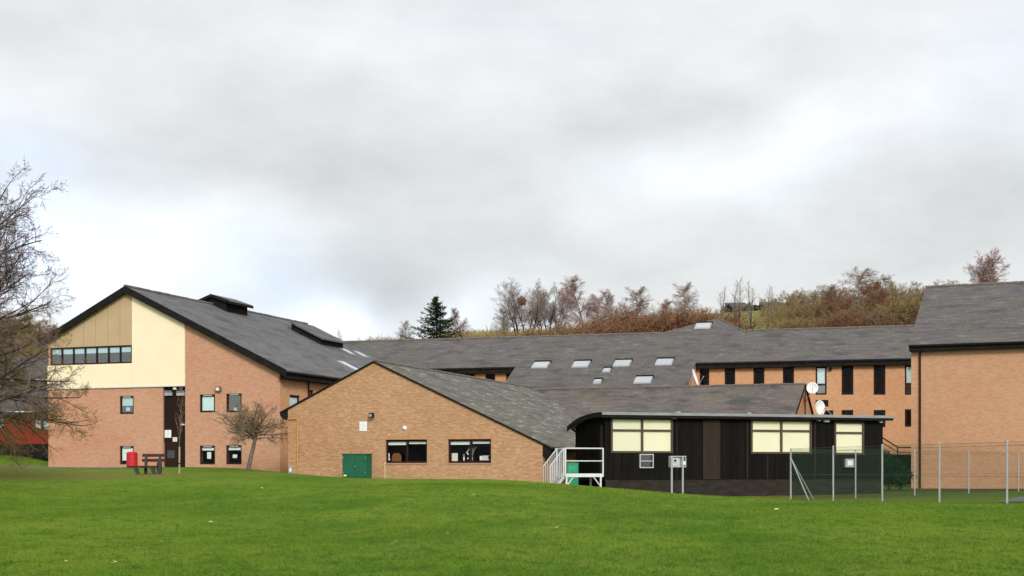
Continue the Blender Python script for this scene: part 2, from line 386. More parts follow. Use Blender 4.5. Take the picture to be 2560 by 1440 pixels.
def window(F, r, parent, cols=1, rows=None, glass=None, blind=None, blind_h=1.0, off=0, fw=.07, fm=None, sill=False, notice=None, recess=.07, mull=None):
    u0, u1, z0, z1 = r; fm = fm or FRAME; mb = MB(); a, b = off-recess, off-recess-.07
    mb.fbox(F, u0+.002, u0+fw, a, b, z0+.002, z1-.002); mb.fbox(F, u1-fw, u1-.002, a, b, z0+.002, z1-.002)
    mb.fbox(F, u0+fw, u1-fw, a-.003, b, z0+.002, z0+fw); mb.fbox(F, u0+fw, u1-fw, a-.003, b, z1-fw, z1-.002)
    for i in range(1, cols):
        uc = u0+(u1-u0)*i/cols if not mull else mull[i-1]
        mb.fbox(F, uc-fw*.6, uc+fw*.6, a-.004, b, z0+fw, z1-fw)
    for zr in (rows or []):
        mb.fbox(F, u0+fw, u1-fw, a-.008, b, zr-fw*.5, zr+fw*.5)
    w = mb.build('window', fm, parent)
    g = MB(); g.fbox(F, u0+fw*.5, u1-fw*.5, a-.045, a-.05, z0+fw*.5, z1-fw*.5); g.build('pane', glass or GLASS, w)
    if blind:
        g = MB(); zt = z1-fw; g.fbox(F, u0+.03, u1-.03, a-.075, a-.08, zt-(zt-z0-fw)*blind_h, zt+.05); g.build('blind', blind, w)
    if sill:
        g = MB(); g.fbox(F, u0-.05, u1+.05, .05, -.06, z0-.09, z0-.003); g.build('sill', RIDGE, w)
    if notice:
        n0, n1, n2, n3 = notice; g = MB(); g.fbox(F, n0, n1, a-.06, a-.064, n2, n3); g.build('notice', PAPER, w)
    return w

# ------------------------------------------------------------------ ground
pxs = np.arange(-1600, 4600, 20.0)
def sm(a, k=9):
    w = np.hanning(k+2)[1:-1]; w /= w.sum(); b = np.pad(a, k//2, mode='edge'); return np.convolve(b, w, 'valid')
cr = sm(np.interp(pxs, [-1600, -400, 0, 120, 300, 440, 560, 640, 740, 860, 1000, 1250, 1400, 1550, 1700, 1960, 2200, 2560, 4600],
                  [1146, 1152, 1161, 1169, 1170, 1167, 1169, 1174, 1185, 1195, 1196, 1198, 1209, 1222, 1236, 1250, 1257, 1263, 1275]))
yc = sm(np.interp(pxs, [-1600, 600, 720, 860, 1000, 1250, 1550, 1960, 2200, 2560, 4600], [84, 84, 74, 66, 61, 59, 54, 47, 43, 39, 35]))
zc = EYE-(cr-HZ)/FP*yc
zb = sm(zc-np.interp(pxs, [600, 720, 860, 1000, 1250, 1700, 2200, 2560], [0, .02, .12, .35, .45, .45, .34, .3]))
zf = sm(np.interp(pxs, [-1600, 60, 200, 600, 1000, 1250, 1960, 2278, 4600], [3.1, 3.0, 1.65, 1.6, .6, .4, .35, .43, .5]), 5)
def gz(x, y):
    x = np.asarray(x, float); y = np.asarray(y, float)
    px = np.clip(x/np.maximum(y, 12)*FP+CX, -1600, 4580)
    c, Z, b, f = (np.interp(px, pxs, q) for q in (yc, zc, zb, zf))
    ss = lambda t: (lambda t: t*t*(3-2*t))(np.clip(t, 0, 1))
    tt = np.clip((y-8)/(c-8), 0, 1)**1.35
    z = np.where(y < c, Z*ss(tt)*.8+Z*tt*.2, Z)
    z = np.where(y >= c, Z+(b-Z)*ss((y-c)/9), z)
    z = np.where(y >= c+9, b+(f-b)*ss((y-c-9)/np.maximum(100-c-9, 16)), z)
    und = (.045+.05*np.clip((y-18)/25, 0, 1))*np.sin(x*.31+1.3*np.sin(y*.11))*np.sin(y*.23+.7)*np.clip((y-5)/20, 0, 1)*np.clip((c-y)/12+.15, .1, 1)
    return z+und
def g1(x, y): return float(gz(x, y))
def grid(name, xs, ys, zfun, m, kind='structure'):
    X, Y = np.meshgrid(xs, ys); Z = zfun(X, Y); nx, ny = len(xs), len(ys)
    v = np.stack([X, Y, Z], -1).reshape(-1, 3)
    i = np.arange(ny-1)[:, None]*nx+np.arange(nx-1)[None, :]; f = np.stack([i, i+1, i+nx+1, i+nx], -1).reshape(-1, 4)
    me = bpy.data.meshes.new(name); me.from_pydata(v.tolist(), [], f.tolist()); me.update(); auto_uv(me); me.materials.append(m)
    me.polygons.foreach_set('use_smooth', [True]*len(me.polygons))
    o = bpy.data.objects.new(name, me); C.objects.link(o); o['kind'] = kind; return o
gx = np.concatenate([np.linspace(-2500, -120, 16)[:-1], np.linspace(-120, -50, 40)[:-1], np.arange(-50, 50, .6), np.linspace(50, 120, 40), np.linspace(120, 2500, 16)[1:]])
gy = np.concatenate([np.linspace(-1500, -20, 12)[:-1], np.arange(-20, 105, .7), np.linspace(105, 300, 20), np.linspace(300, 3500, 12)[1:]])
grid('lawn', gx, gy, gz, LAWN)

hpx = np.arange(-3000, 6000, 40.0)
hsk = sm(np.interp(hpx, [-3000, -400, 0, 150, 350, 700, 900, 1150, 1400, 1600, 1760, 1920, 2080, 2300, 2560, 6000],
                   [850, 830, 830, 850, 870, 870, 862, 846, 838, 815, 785, 780, 765, 760, 755, 700]), 7)
hbk = sm(np.interp(hpx, [-3000, 0, 600, 900, 1200, 1480, 1640, 1800, 1870, 2300, 6000], [880, 872, 880, 868, 858, 850, 842, 836, 836, 830, 800]), 5)
def hz_(x, y):
    px = np.clip(x/np.maximum(y, 20)*FP+CX, -3000, 5990); top = EYE-(np.interp(px, hpx, hsk)-HZ)/FP*330; bk = EYE-(np.interp(px, hpx, hbk)-HZ)/FP*150
    t = np.clip((y-150)/180, 0, 1); t = t*t*(3-2*t)*.3+t*.7; q = np.clip((y-129)/21, 0, 1)
    return -1+(bk+1)*q*(2-q)+(top-bk)*t+1.0*np.sin(x*.06)*np.sin(y*.05+x*.02)*t*np.clip((330-y)/60, 0, 1)-np.clip(y-330, 0, 900)*.02
grid('hill', np.linspace(-420, 420, 141), np.concatenate([np.linspace(129, 150, 10)[:-1], np.linspace(150, 360, 50), np.linspace(380, 900, 12)]), hz_, HILLM)
def hz1(x, y): return float(hz_(np.array(x, float), np.array(y, float))) if y > 129 else 0.5

def strip(name, pts_l, pts_r, m, lift=.02, n=40):
    (ax, ay), (bx, by) = pts_l; (cx, cy), (dx, dy) = pts_r; mb = MB(); k = 8
    for i in range(n+1):
        for j in range(k+1):
            t, s = i/n, j/k
            x = (ax+(bx-ax)*t)*(1-s)+(cx+(dx-cx)*t)*s; y = (ay+(by-ay)*t)*(1-s)+(cy+(dy-cy)*t)*s
            mb.v.append((x, y, g1(x, y)+lift))
    for i in range(n):
        for j in range(k): a = i*(k+1)+j; mb.f.append((a, a+1, a+k+2, a+k+1))
    o = mb.build(name, m, fix=False); o['kind'] = 'structure'; return o
strip('path', [(-70, 76.0), (-22, 81.6)], [(-70, 79.0), (-22, 83.2)], CONC, .035)
kb = MB()
for i in range(24):
    x0, x1 = -66+i*1.8, -66+(i+1)*1.8; y0, y1 = 75.9+(x0+70)*5.6/48, 75.9+(x1+70)*5.6/48; z0, z1 = g1(x0, y0), g1(x1, y1)
    kb.hexa([(x0, y0-.12, z0-.1), (x1, y1-.12, z1-.1), (x1, y1, z1-.1), (x0, y0, z0-.1), (x0, y0-.12, z0+.07), (x1, y1-.12, z1+.07), (x1, y1, z1+.07), (x0, y0, z0+.07)])
k = kb.build('kerb', TARMAC); k['kind'] = 'structure'
strip('tarmac_yard', [(19.6, 53.5), (40, 50)], [(23.5, 61.0), (45, 58)], TARMAC, .03)

# ------------------------------------------------------------------ gabled block helper
def roof_slope(name, F, ue, ze, ur, zr, o0, o1, m, parent, th=.10):
    mb = MB(); pts = [F.W(ue, o0, ze), F.W(ue, o1, ze), F.W(ur, o1, zr), F.W(ur, o0, zr)]
    mb.slab(pts, (0, 0, -th)); return mb.build(name, m, parent)
def ridge_line(p, q, parent, r=.11):
    mb = MB(); p = Vector(p); q = Vector(q); n = max(2, int((q-p).length/.45)); rnd = random.Random(5)
    for i in range(n):
        a, b = p.lerp(q, i/n), p.lerp(q, (i+.96)/n); dz = Vector((0, 0, rnd.uniform(-.012, .012)))
        mb.tube([a+dz, b+dz], r, 8)
    return mb.build('ridge_tiles', RIDGE, parent)
def beam(mb, a, b, h, t, F):      # board hanging h below the line a-b, t thick outward along F.n
    a = Vector(a); b = Vector(b); n = Vector((F.n.x, F.n.y, 0))*t; d = Vector((0, 0, -h))
    mb.hexa([a+d, b+d, b+d-n, a+d-n, a, b, b-n, a-n])

# ================================================================== A: hall at left
FA = Fr(at(700, 82), -20)
A = thing('school_hall', 'tall brick school hall with cream rendered gable and slate roof', 'school building', FA.W(-8, 0, 1.4))
uL = FA.uz(121, 1000)[0]; uAp = FA.uz(320, 900)[0]
zRg, zER = 13.2, 7.75; sl = (zRg-zER)/(-uAp); zEL = zRg-sl*(uAp-uL); dA = 23.6; zb0 = .2
ALL = []
rA = {}
strip_r = FA.rect(127, 866.5, 331, 911)
for k_, q in dict(w1=(299, 990, 334, 1035), w2=(299, 1115, 334, 1161), w3=(499, 986, 537.5, 1031), w4=(565, 984, 604, 1031), w5=(499, 1114, 537.5, 1161), w6=(565, 1113, 604, 1161)).items(): rA[k_] = FA.rect(*q)
door_r = FA.rect(407, 963, 463, 1170); door_r = (door_r[0], door_r[1], zb0+.3, door_r[3])
wall('wall', FA, [(uL, zb0), (0, zb0), (0, zER), (uAp, zRg), (uL, zEL)], [strip_r, door_r]+list(rA.values()), BRICK_A, A, rev=.35)
FAs = FA.side(0)
sw1 = FAs.rect(724, 988, 750, 1030); sw2 = FAs.rect(772, 975, 784, 1010)
wall('wall', FAs, [(0, zb0), (dA, zb0), (dA, zER), (0, zER)], [sw1, sw2], BRICK_E, A)
FAb = Fr(FA.W(0, -dA, 0).xy, 160)
wall('wall', FAb, [(0, zb0), (-uL, zb0), (-uL, zEL), (-uAp, zRg), (0, zER)], [], BRICK_A, A)
FAl = Fr(FA.W(uL, -dA, 0).xy, -110)
wall('wall', FAl, [(0, zb0), (dA, zb0), (dA, zEL), (0, zEL)], [], BRICK_A, A)
ov, of = .55, .35
roof_slope('roof', FA, ov, zER-ov*sl+.12, uAp, zRg+.12, of, -dA-of, SL_A, A)
rl = roof_slope('roof', FA, uL-ov, zEL-ov*sl+.12, uAp, zRg+.12, of, -dA-of, SL_A, A)
ridge_line(FA.W(uAp, of, zRg+.16), FA.W(uAp, -dA-of, zRg+.16), A, .09)
mb = MB()
beam(mb, FA.W(uAp, of+.03, zRg+.15), FA.W(ov+.05, of+.03, zER-ov*sl+.15), .46, .09, FA)
beam(mb, FA.W(uL-ov, of+.03, zEL-ov*sl+.15), FA.W(uAp, of+.03, zRg+.15), .46, .09, FA)
# sloping soffit under the verge
for a, b in (((uAp, zRg), (ov, zER-ov*sl)), ((uL-ov, zEL-ov*sl), (uAp, zRg))):
    mb.slab([FA.W(a[0], of-.06, a[1]-.12), FA.W(b[0], of-.06, b[1]-.12), FA.W(b[0], .01, b[1]-.12), FA.W(a[0], .01, a[1]-.12)], (0, 0, -.05))
mb.build('bargeboard', BLACKWD, A)
mb = MB(); ze = zER-ov*sl
mb.fbox(FA, ov-.02, ov+.03, of, -dA-of, ze-.38, ze+.02); mb.fbox(FA, .02, ov-.02, of-.03, -dA, ze-.38, ze-.33)
mb.build('fascia', BLACKWD, A)
mb = MB(); mb.tube([FA.W(ov+.11, of, ze-.02), FA.W(ov+.11, -dA-of, ze-.04)], .075, 8); mb.build('gutter', BLACKWD, A)
ud = FAs.uz(769, 970)[0]; mb = MB(); mb.tube([FAs.W(ud, .08, ze-.3), FAs.W(ud, .08, zb0)], .05, 8); mb.build('downpipe', DARKWD, A)
# cladding slabs, 6 cm proud
def zroof(u): return (zER+(-u)*sl) if u > uAp else (zEL+(u-uL)*sl)
s0, s1, s2, s3 = strip_r; zc0 = FA.uz(463, 963)[1]; uc1 = FA.uz(463, 900)[0]; e = .06
mb = MB(); mb.slab([FA.W(s1+.003, e, zc0), FA.W(uc1, e, zc0), FA.W(uc1, e, zroof(uc1)-.05), FA.W(uAp, e, zRg-.05), FA.W(s1+.003, e, zroof(s1)-.05)] if s1 < uAp else
                   [FA.W(s1+.003, e, zc0), FA.W(uc1, e, zc0), FA.W(uc1, e, zroof(uc1)-.05), FA.W(s1+.003, e, zroof(s1)-.05)], Vector((-FA.n.x, -FA.n.y, 0))*(e-.002))
mb.build('render_panel', CREAM, A)
mb = MB(); mb.fbox(FA, uL-.03, s1-.003, e+.004, .002, zc0, s2-.003); mb.build('render_panel', CREAM, A)
cuts = [uL-.02]+[FA.uz(x, 830)[0] for x in (150, 180, 210, 240, 270.5, 301)]+[s1-.012]
for a, b in zip(cuts[:-1], cuts[1:]):
    a2, b2 = a+.012, b-.012; pts = [(a2, s3+.003), (b2, s3+.003), (b2, zroof(b2)-.05)]+([(uAp, zRg-.05)] if a2 < uAp < b2 else [])+[(a2, zroof(a2)-.05)]
    mb = MB(); mb.slab([FA.W(u, .045, z) for u, z in pts], Vector((-FA.n.x, -FA.n.y, 0))*.043); mb.build('tan_panel', TAN, A)
mb = MB(); mb.fbox(FA, uL-.03, uc1+.02, .09, .002, zc0-.07, zc0-.003); mb.build('drip_flashing', WHITEM, A)
# strip window
window(FA, strip_r, A, cols=7, glass=GLASSB, blind=CURT, blind_h=.35, fw=.10, recess=-.02)
window(FA, rA['w1'], A, glass=GLASSB, blind=CURT, blind_h=.55, fw=.11, notice=(*[FA.uz(x, 1024)[0] for x in (312, 322)], FA.uz(317, 1027)[1], FA.uz(317, 1018)[1]))
window(FA, rA['w2'], A, glass=GLASS, blind=CURTW, blind_h=.85, fw=.11)
window(FA, rA['w3'], A, glass=GLASS, blind=CURT, blind_h=1, fw=.12)
window(FA, rA['w4'], A, glass=GLASSB, fw=.12, notice=(*[FA.uz(x, 1024)[0] for x in (582, 591)], FA.uz(586, 1026)[1], FA.uz(586, 1019)[1]))
for k_, xa, ya in (('w5', (515, 525), (1147, 1130)), ('w6', (579, 590), (1145, 1136))):
    window(FA, rA[k_], A, glass=GLASS, blind=CURTW, blind_h=.2, fw=.11, notice=(*[FA.uz(x, 1140)[0] for x in xa], FA.uz(xa[0], ya[0])[1], FA.uz(xa[0], ya[1])[1]))
window(FAs, sw1, A, glass=GLASS, blind=CURT, blind_h=.9, fw=.12)
window(FAs, sw2, A, glass=GLASSB, fw=.1)
for k_ in ('w1', 'w2', 'w3', 'w4', 'w5', 'w6'):
    a, b, c, d = rA[k_]; mb = MB(); mb.fbox(FA, a+.25, b-.25, -.03, -.068, d-.10, d-.03); mb.build('trickle_vent', METAL, A)
# tall dark timber bay with the door
u0, u1, z0, z1 = door_r; mb = MB()
zt = FA.uz(430, 1104)[1]; mb.fbox(FA, u0+.002, u1-.002, -.14, -.2, zt, z1-.002); bay = mb.build('timber_infill', DARKWD, A)
um = FA.uz(441, 1130)[0]
mb = MB(); mb.fbox(FA, um, u1-.002, -.142, -.2, z0, zt-.002); mb.build('side_panel', DARKWD, A)
mb = MB(); dz1 = zt-.003; ga, gb, gc, gd = FA.rect(414, 1126, 433, 1145)
wall('door', FA, [(u0+.05, z0), (um-.02, z0), (um-.02, dz1), (u0+.05, dz1)], [(ga, gb, gc, gd)], FRAME, A, off=-.15, rev=.05)
mb = MB(); mb.fbox(FA, ga, gb, -.17, -.175, gc, gd); mb.build('door_pane', glass_mat('door_glass', .12, (.3, .3, .25)), A)
mb = MB(); mb.fbox(FA, ga-.05, gb+.05, -.5, -.52, gc-.1, gd+.1); mb.build('door_backing', noisy('dim_board', (.16, .15, .09), (.10, .09, .06), 4), A)
for xa, xb in ((411, 429), (441, 461)):
    a, b, c, d = FA.rect(xa, 981, xb, 989)
    mb = MB(); mb.fbox(FA, a, b, .0, -.13, c, d); w = mb.build('ventilation_louvre', METAL, A)
    mb = MB(); mb.fbox(FA, a, b, .01, -.02, d+.06, d+.10); mb.build('louvre_rail', METAL, w)
def fixture(name, label, cat, F, r, m, off=.0, dep=.12, group=None, detail=None):
    a, b, c, d = F.rect(*r); mb = MB(); base = F.W((a+b)/2, off, c)
    t = thing(name, label, cat, base, group)
    mb.fbox(F, a, b, off+dep, off+.002, c, d); mb.build('housing' if detail else 'body', m, t)
    if detail:
        dm, f = detail; mb = MB(); w, h = (b-a)*f, (d-c)*f
        mb.fbox(F, a+w, b-w, off+dep+.02, off+dep+.001, c+h, d-h); mb.build('cover', dm, t)
    return t
def notice(label, F, r, m, off=.0, name='notice'):
    a, b, c, d = F.rect(*r); t = thing(name, label, 'notice', F.W((a+b)/2, off, c))
    mb = MB(); mb.fbox(F, a, b, off+.02, off+.002, c, d); mb.build('board', m, t)
    mb = MB(); n = 6
    for i in range(n):
        z = c+(d-c)*(.15+.7*i/(n-1)); w = (b-a); mb.fbox(F, a+w*.15, b-w*(.15+.1*(i % 3)), off+.023, off+.0205, z-.008, z+.008)
    mb.build('print', mat('grey_print', (.45, .47, .5), .8), t)
    return t
notice('white notice board fixed to the dark timber bay above the hall door', FA, (409, 1075, 425, 1094), PAPER, -.14)
notice('small cream sign on the dark timber bay right above the door', FA, (429, 1093, 440, 1104), CREAMSIGN, -.14)
fixture('wall_lamp', 'small cream square lamp at the top of the dark timber bay', 'wall lamp', FA, (432, 968, 439, 974), CREAMSIGN, -.14, .12, detail=(WHITE, .2))
def dome(name, label, cat, F, px, py, r, m, off=0, base_m=None):
    u, z = F.uz(px, py); t = thing(name, label, cat, F.W(u, off, z)); mb = MB(); k = 14
    rings = [(1.0, .0), (1.0, .25), (.92, .5), (.7, .72), (.4, .86), (.02, .92)]
    for i, (rr, dd) in enumerate(rings):
        for j in range(k): a = 2*math.pi*j/k; mb.v.append(tuple(F.W(u+r*rr*math.cos(a), off+.02+dd*r*.8, z+r*rr*math.sin(a))))
    for i in range(len(rings)-1):
        for j in range(k): q = (j+1) % k; mb.f.append((i*k+j, i*k+q, (i+1)*k+q, (i+1)*k+j))
    mb.build('dome', m, t, smooth=True)
    mb = MB(); mb.tube([F.W(u, off+.001, z), F.W(u, off+.03, z)], r*1.12, 14); mb.build('base_plate', base_m or m, t); return t
dome('dome_camera', 'dark pink domed camera at the top of the timber bay', 'camera', FA, 449, 968, .13, noisy('smoked_dome', (.16, .05, .08), (.3, .1, .14), 5, .3), -.14, WHITE)
fixture('security_camera', 'tiny white camera halfway up the dark timber bay', 'camera', FA, (453, 1059.5, 459, 1063), WHITE, -.14, .25, detail=(METAL, .25))
fixture('wall_vent', 'small buff vent box high on the brick between the hall windows', 'vent', FA, (541, 967, 554, 979), RIDGE, 0, .18, detail=(CREAMSIGN, .2))
# turret on ridge
tS = 10.0
def turret():
    h = MB(); zt_, hw, L0, L1 = zRg+.86, 1.32, tS-.3, tS+3.0; ze_ = zt_-.52
    b = MB(); b.slab([FA.W(uAp-hw*.85, -L0-.2, ze_+.1), FA.W(uAp, -L0-.2, zt_-.1), FA.W(uAp+hw*.85, -L0-.2, ze_+.1), FA.W(uAp+hw*.85, -L0-.2, zRg-1.3), FA.W(uAp-hw*.85, -L0-.2, zRg-1.3)], Vector((-FA.n.x, -FA.n.y, 0))*(L1-L0-.4))
    t = b.build('roof_turret', BLACKWD, A)
    for sgn in (-1, 1):
        h = MB(); h.slab([FA.W(uAp, -L0, zt_), FA.W(uAp+sgn*hw*1.12, -L0, ze_), FA.W(uAp+sgn*hw*1.12, -L1, ze_), FA.W(uAp, -L1, zt_)], (0, 0, -.06)); h.build('turret_roof', SL_A, t)
    h = MB()
    for i in range(7):
        z = zRg-.75+i*.17; h.fbox(FA, uAp+hw*.85, uAp+hw*.9, -L0-.3, -L1+.3, z, z+.07)
    for sgn in (-1, 1): beam(h, FA.W(uAp, -L0+.03, zt_+.01), FA.W(uAp+sgn*hw*1.14, -L0+.03, ze_+.01), .22, .05, FA)
    h.fbox(FA, uAp+hw*1.1, uAp+hw*1.15, -L0, -L1, ze_-.22, ze_-.06)
    h.build('louvres', BLACKWD, t)
turret()
# point on right slope of a gabled block by pixel: returns (u, off)
def onslope(F, ur, zr, s, px, py, lift=.12, sgn=1):
    # find u,off so that F.W(u,off,zr-s*|u-ur|+lift) projects to px,py
    o = -5.0; u = ur+1
    for _ in range(60):
        u, z = F.uz(px, py, o); 
        zt = zr-s*(u-ur)*sgn+lift
        o -= (z-zt)/( (z-zt)*0+.001+ (abs(HZ-py)/FP) + .15)*-0.6 if False else 0
        # newton numeric
        f0 = z-zt; u2, z2 = F.uz(px, py, o-.05); f1 = z2-(zr-s*(u2-ur)*sgn+lift); df = (f1-f0)/(-.05)
        if abs(df) < 1e-6: break
        o -= f0/df
        if abs(f0) < 1e-4: break
    return F.uz(px, py, o)[0], o
def slope_box(name, F, ur, zr, s, u0, u1, o0, o1, h, m, parent, base=-.2, lift=.12):
    zf_ = lambda u, d: zr-s*(u-ur)+lift+d
    mb = MB(); mb.hexa([F.W(u0, o0, zf_(u0, base)), F.W(u1, o0, zf_(u1, base)), F.W(u1, o1, zf_(u1, base)), F.W(u0, o1, zf_(u0, base)),
                        F.W(u0, o0, zf_(u0, h)), F.W(u1, o0, zf_(u1, h)), F.W(u1, o1, zf_(u1, h)), F.W(u0, o1, zf_(u0, h))])
    return mb.build(name, m, parent)
p0 = onslope(FA, uAp, zRg, sl, 738, 826); p1 = onslope(FA, uAp, zRg, sl, 803, 862); p2 = onslope(FA, uAp, zRg, sl, 850, 868)
dor = slope_box('roof_dormer', FA, uAp, zRg, sl, p0[0], p1[0], p1[1], p1[1]-3.6, .48, BLACKWD, A)
slope_box('dormer_roof', FA, uAp, zRg, sl, p0[0]-.2, p1[0]+.25, p1[1]+.2, p1[1]-3.8, .60, SL_A, dor, base=.485)
def skylight(F, ur, zr, s, px, py, w, hgt, parent, m=None):
    u, o = onslope(F, ur, zr, s, px, py); h = hgt/2/math.sqrt(1+s*s)
    f = slope_box('skylight', F, ur, zr, s, u-h, u+h, o+w/2, o-w/2, .07, METAL, parent)
    slope_box('pane', F, ur, zr, s, u-h+.09, u+h-.09, o+w/2-.08, o-w/2+.08, .085, m or SKYL, f, base=.071)
skylight(FA, uAp, zRg, sl, 869, 880, .8, 1.1, A); skylight(FA, uAp, zRg, sl, 903, 887, .8, 1.1, A); skylight(FA, uAp, zRg, sl, 873, 916, 1.0, 1.6, A)

# ================================================================== B: gabled brick wing in the middle
FB = Fr(at(1357, 70), -20)
B = thing('brick_wing', 'brown brick gabled school wing with mossy slate roof and two wide windows', 'school building', FB.W(-7, 0, .6))
bL = FB.uz(720, 1100)[0]; bA = FB.uz(935, 1000)[0]; zbR, zbE = 7.4, 2.78; bs = (zbR-zbE)/(-bA); zbL = zbR-bs*(bA-bL); LB = 26.7
wb1 = FB.rect(964, 1099, 1067.5, 1157.5); wb2 = FB.rect(1120, 1098, 1227.5, 1157.5)
wall('wall', FB, [(bL, -.4), (0, -.4), (0, zbE), (bA, zbR), (bL, zbL)], [wb1, wb2], BRICK_B, B, rev=.3)
FBs = FB.side(0); wall('wall', FBs, [(0, -.4), (LB, -.4), (LB, zbE), (0, zbE)], [], BRICK_E, B)
FBl = Fr(FB.W(bL, -LB, 0).xy, -110); wall('wall', FBl, [(0, -.4), (LB, -.4), (LB, zbL), (0, zbL)], [], BRICK_B, B)
FBb = Fr(FB.W(0, -LB, 0).xy, 160); wall('wall', FBb, [(0, -.4), (-bL, -.4), (-bL, zbL), (-bA, zbR), (0, zbE)], [], BRICK_B, B)
roof_slope('roof', FB, .45, zbE-.45*bs+.1, bA, zbR+.1, .06, -LB, SL_B, B, .08)
roof_slope('roof', FB, bL-.5, zbL-.5*bs+.1, bA, zbR+.1, .06, -LB, SL_B, B, .08)
ridge_line(FB.W(bA, .06, zbR+.13), FB.W(bA, -LB, zbR+.13), B, .08)
mb = MB(); beam(mb, FB.W(bA, .09, zbR+.11), FB.W(.45, .09, zbE-.45*bs+.11), .09, .085, FB); beam(mb, FB.W(bL-.5, .09, zbL-.5*bs+.11), FB.W(bA, .09, zbR+.11), .09, .085, FB)
mb.build('verge', DARKWD, B)
mb = MB(); z = zbE-.45*bs; mb.fbox(FB, .40, .45, .04, -LB, z-.36, z+.05); mb.fbox(FB, .01, .40, .02, -LB, z-.36, z-.30); mb.fbox(FB, .01, .40, .04, -.02, z-.36, z+.1)
mb.tube([FB.W(.52, .04, z+.02), FB.W(.52, -LB, z+.0)], .07, 8); mb.build('fascia', BLACKWD, B)
mb = MB(); z = zbL-.5*bs; mb.slab([FB.W(bL-.5, .03, z), FB.W(bL-.002, .03, zbL+.05), FB.W(bL-.002, .03, z-.36), FB.W(bL-.3, .03, z-.3), FB.W(bL-.5, .03, z-.1)], Vector((-FB.n.x, -FB.n.y, 0))*1.0)
mb.fbox(FB, bL-.5, bL-.45, -1, -LB, z-.3, z+.05); mb.build('eaves_box', BLACKWD, B)
for r_, ml in ((wb1, 1016), (wb2, 1175.5)):
    w = window(FB, r_, B, cols=2, glass=GLASS, fw=.09, mull=[FB.uz(ml, 1130)[0]], recess=.1)
    um_ = FB.uz(ml, 1130)[0]
    for a, b, h in ((r_[0]+.06, um_-.06, .14), (um_+.06, r_[1]-.06, .09)):
        mb = MB(); mb.fbox(FB, a, b, -.22, -.25, r_[3]-.09-h-.06, r_[3]-.1); mb.build('blind', CURTW, w)
    mb = MB(); mb.fbox(FB, r_[0]-.03, r_[1]+.03, .03, -.1, r_[2]-.08, r_[2]-.002); mb.build('sill', noisy('brick_sill', (.40, .24, .16), (.33, .2, .13), 6), w)
    mb = MB(); mb.fbox(FB, r_[0]-.11, r_[1]+.11, .012, .002, r_[3]+.004, r_[3]+.21)
    mb.build('lintel', brick_mat('soldier_course', (.46, .25, .14), (.38, .2, .11), (.42, .27, .17), (.95, .9, .85), (1.05, 1.02, 1), 3.0), w)
# things standing in the windows
def inbox(nm, label, cat, rect, m, off=-.42, parts=None):
    a, b, c, d = FB.rect(*rect, off); t = thing(nm, label, cat, FB.W((a+b)/2, off, c)); mb = MB(); mb.fbox(FB, a, b, off+.01, off-.01, c, d); mb.build('sheet', m, t); return t
inbox('card', 'cream card propped upright in the right wing window', 'card', (1129.5, 1133, 1144.5, 1152.5), noisy('card_cream', (.78, .74, .58), (.7, .66, .5), 9), -.35)
t = thing('desk_organiser', 'white slatted letter rack at the right end of the wing window', 'rack', FB.W(*[FB.uz(1212, 1150, -.4)[0], -.4], FB.uz(1212, 1151, -.4)[1]))
a, b, c, d = FB.rect(1200, 1140, 1225, 1150.5, -.4)
mb = MB(); mb.fbox(FB, a, b, -.36, -.46, c, c+.03); mb.fbox(FB, a, a+.15, -.36, -.46, c+.03, d)
for i in range(6): mb.fbox(FB, a+.17+i*.055, a+.2+i*.055, -.36, -.46, c+.03, d)
mb.fbox(FB, a+.16, b, -.361, -.45, d, d+.02); mb.build('rack', WHITE, t)
def vase(px, label, h, seed, spread):
    u, z = FB.uz(px, 1152, -.4); t = thing('vase', label, 'vase', FB.W(u, -.4, z)); rnd = random.Random(seed)
    mb = MB(); mb.tube([FB.W(u, -.4, z), FB.W(u, -.4, z+.08), FB.W(u, -.4, z+.17), FB.W(u, -.4, z+.22)], [.03, .05, .04, .055], 10); mb.build('pot', WHITE, t)
    mb = MB()
    for i in range(16):
        a = rnd.uniform(-spread, spread); l = h*rnd.uniform(.7, 1)
        mb.tube([FB.W(u, -.4, z+.2), FB.W(u+a*.4*l, -.4+rnd.uniform(-.05, .05), z+.2+l*.6), FB.W(u+a*l, -.4, z+.2+l)], [.008, .006, .003], 3)
    mb.build('stems', STRAP, t)
vase(1160, 'small vase of short pale stems in the middle of the right wing window', .18, 1, .6)
vase(1180, 'taller vase of long spreading pale stems in the right wing window', .62, 2, .5)
t = thing('hanging_ornament', 'white curved ornament between the two vases in the wing window', 'ornament', FB.W(FB.uz(1169, 1140, -.3)[0], -.3, FB.uz(1169, 1148, -.3)[1]))
mb = MB(); mb.tube([FB.W(FB.uz(x, y, -.3)[0], -.3, FB.uz(x, y, -.3)[1]) for x, y in ((1171.5, 1124.5), (1167, 1131), (1171.5, 1137))], .035, 8); mb.build('curl', WHITE, t)
mb = MB(); mb.tube([FB.W(FB.uz(x, y, -.3)[0], -.3, FB.uz(x, y, -.3)[1]) for x, y in ((1171, 1144), (1169, 1148))], .035, 8); mb.build('bead', WHITE, t)
a, b, c, d = FB.rect(979.5, 1133, 1002.5, 1155, -.6)
t = thing('office_chair', 'rounded orange chair back seen through the left wing window', 'chair', FB.W((a+b)/2, -.6, c-.8)); mb = MB()
prof = [(0, 0), (1, 0), (1, .7), (.9, .92), (.7, 1), (.3, 1), (.1, .92), (0, .7)]
mb.slab([FB.W(a+(b-a)*x, -.6, c-.2+(d-c+.2)*y) for x, y in prof], Vector((-FB.n.x, -FB.n.y, 0))*.08); mb.build('backrest', ORANGEC, t)
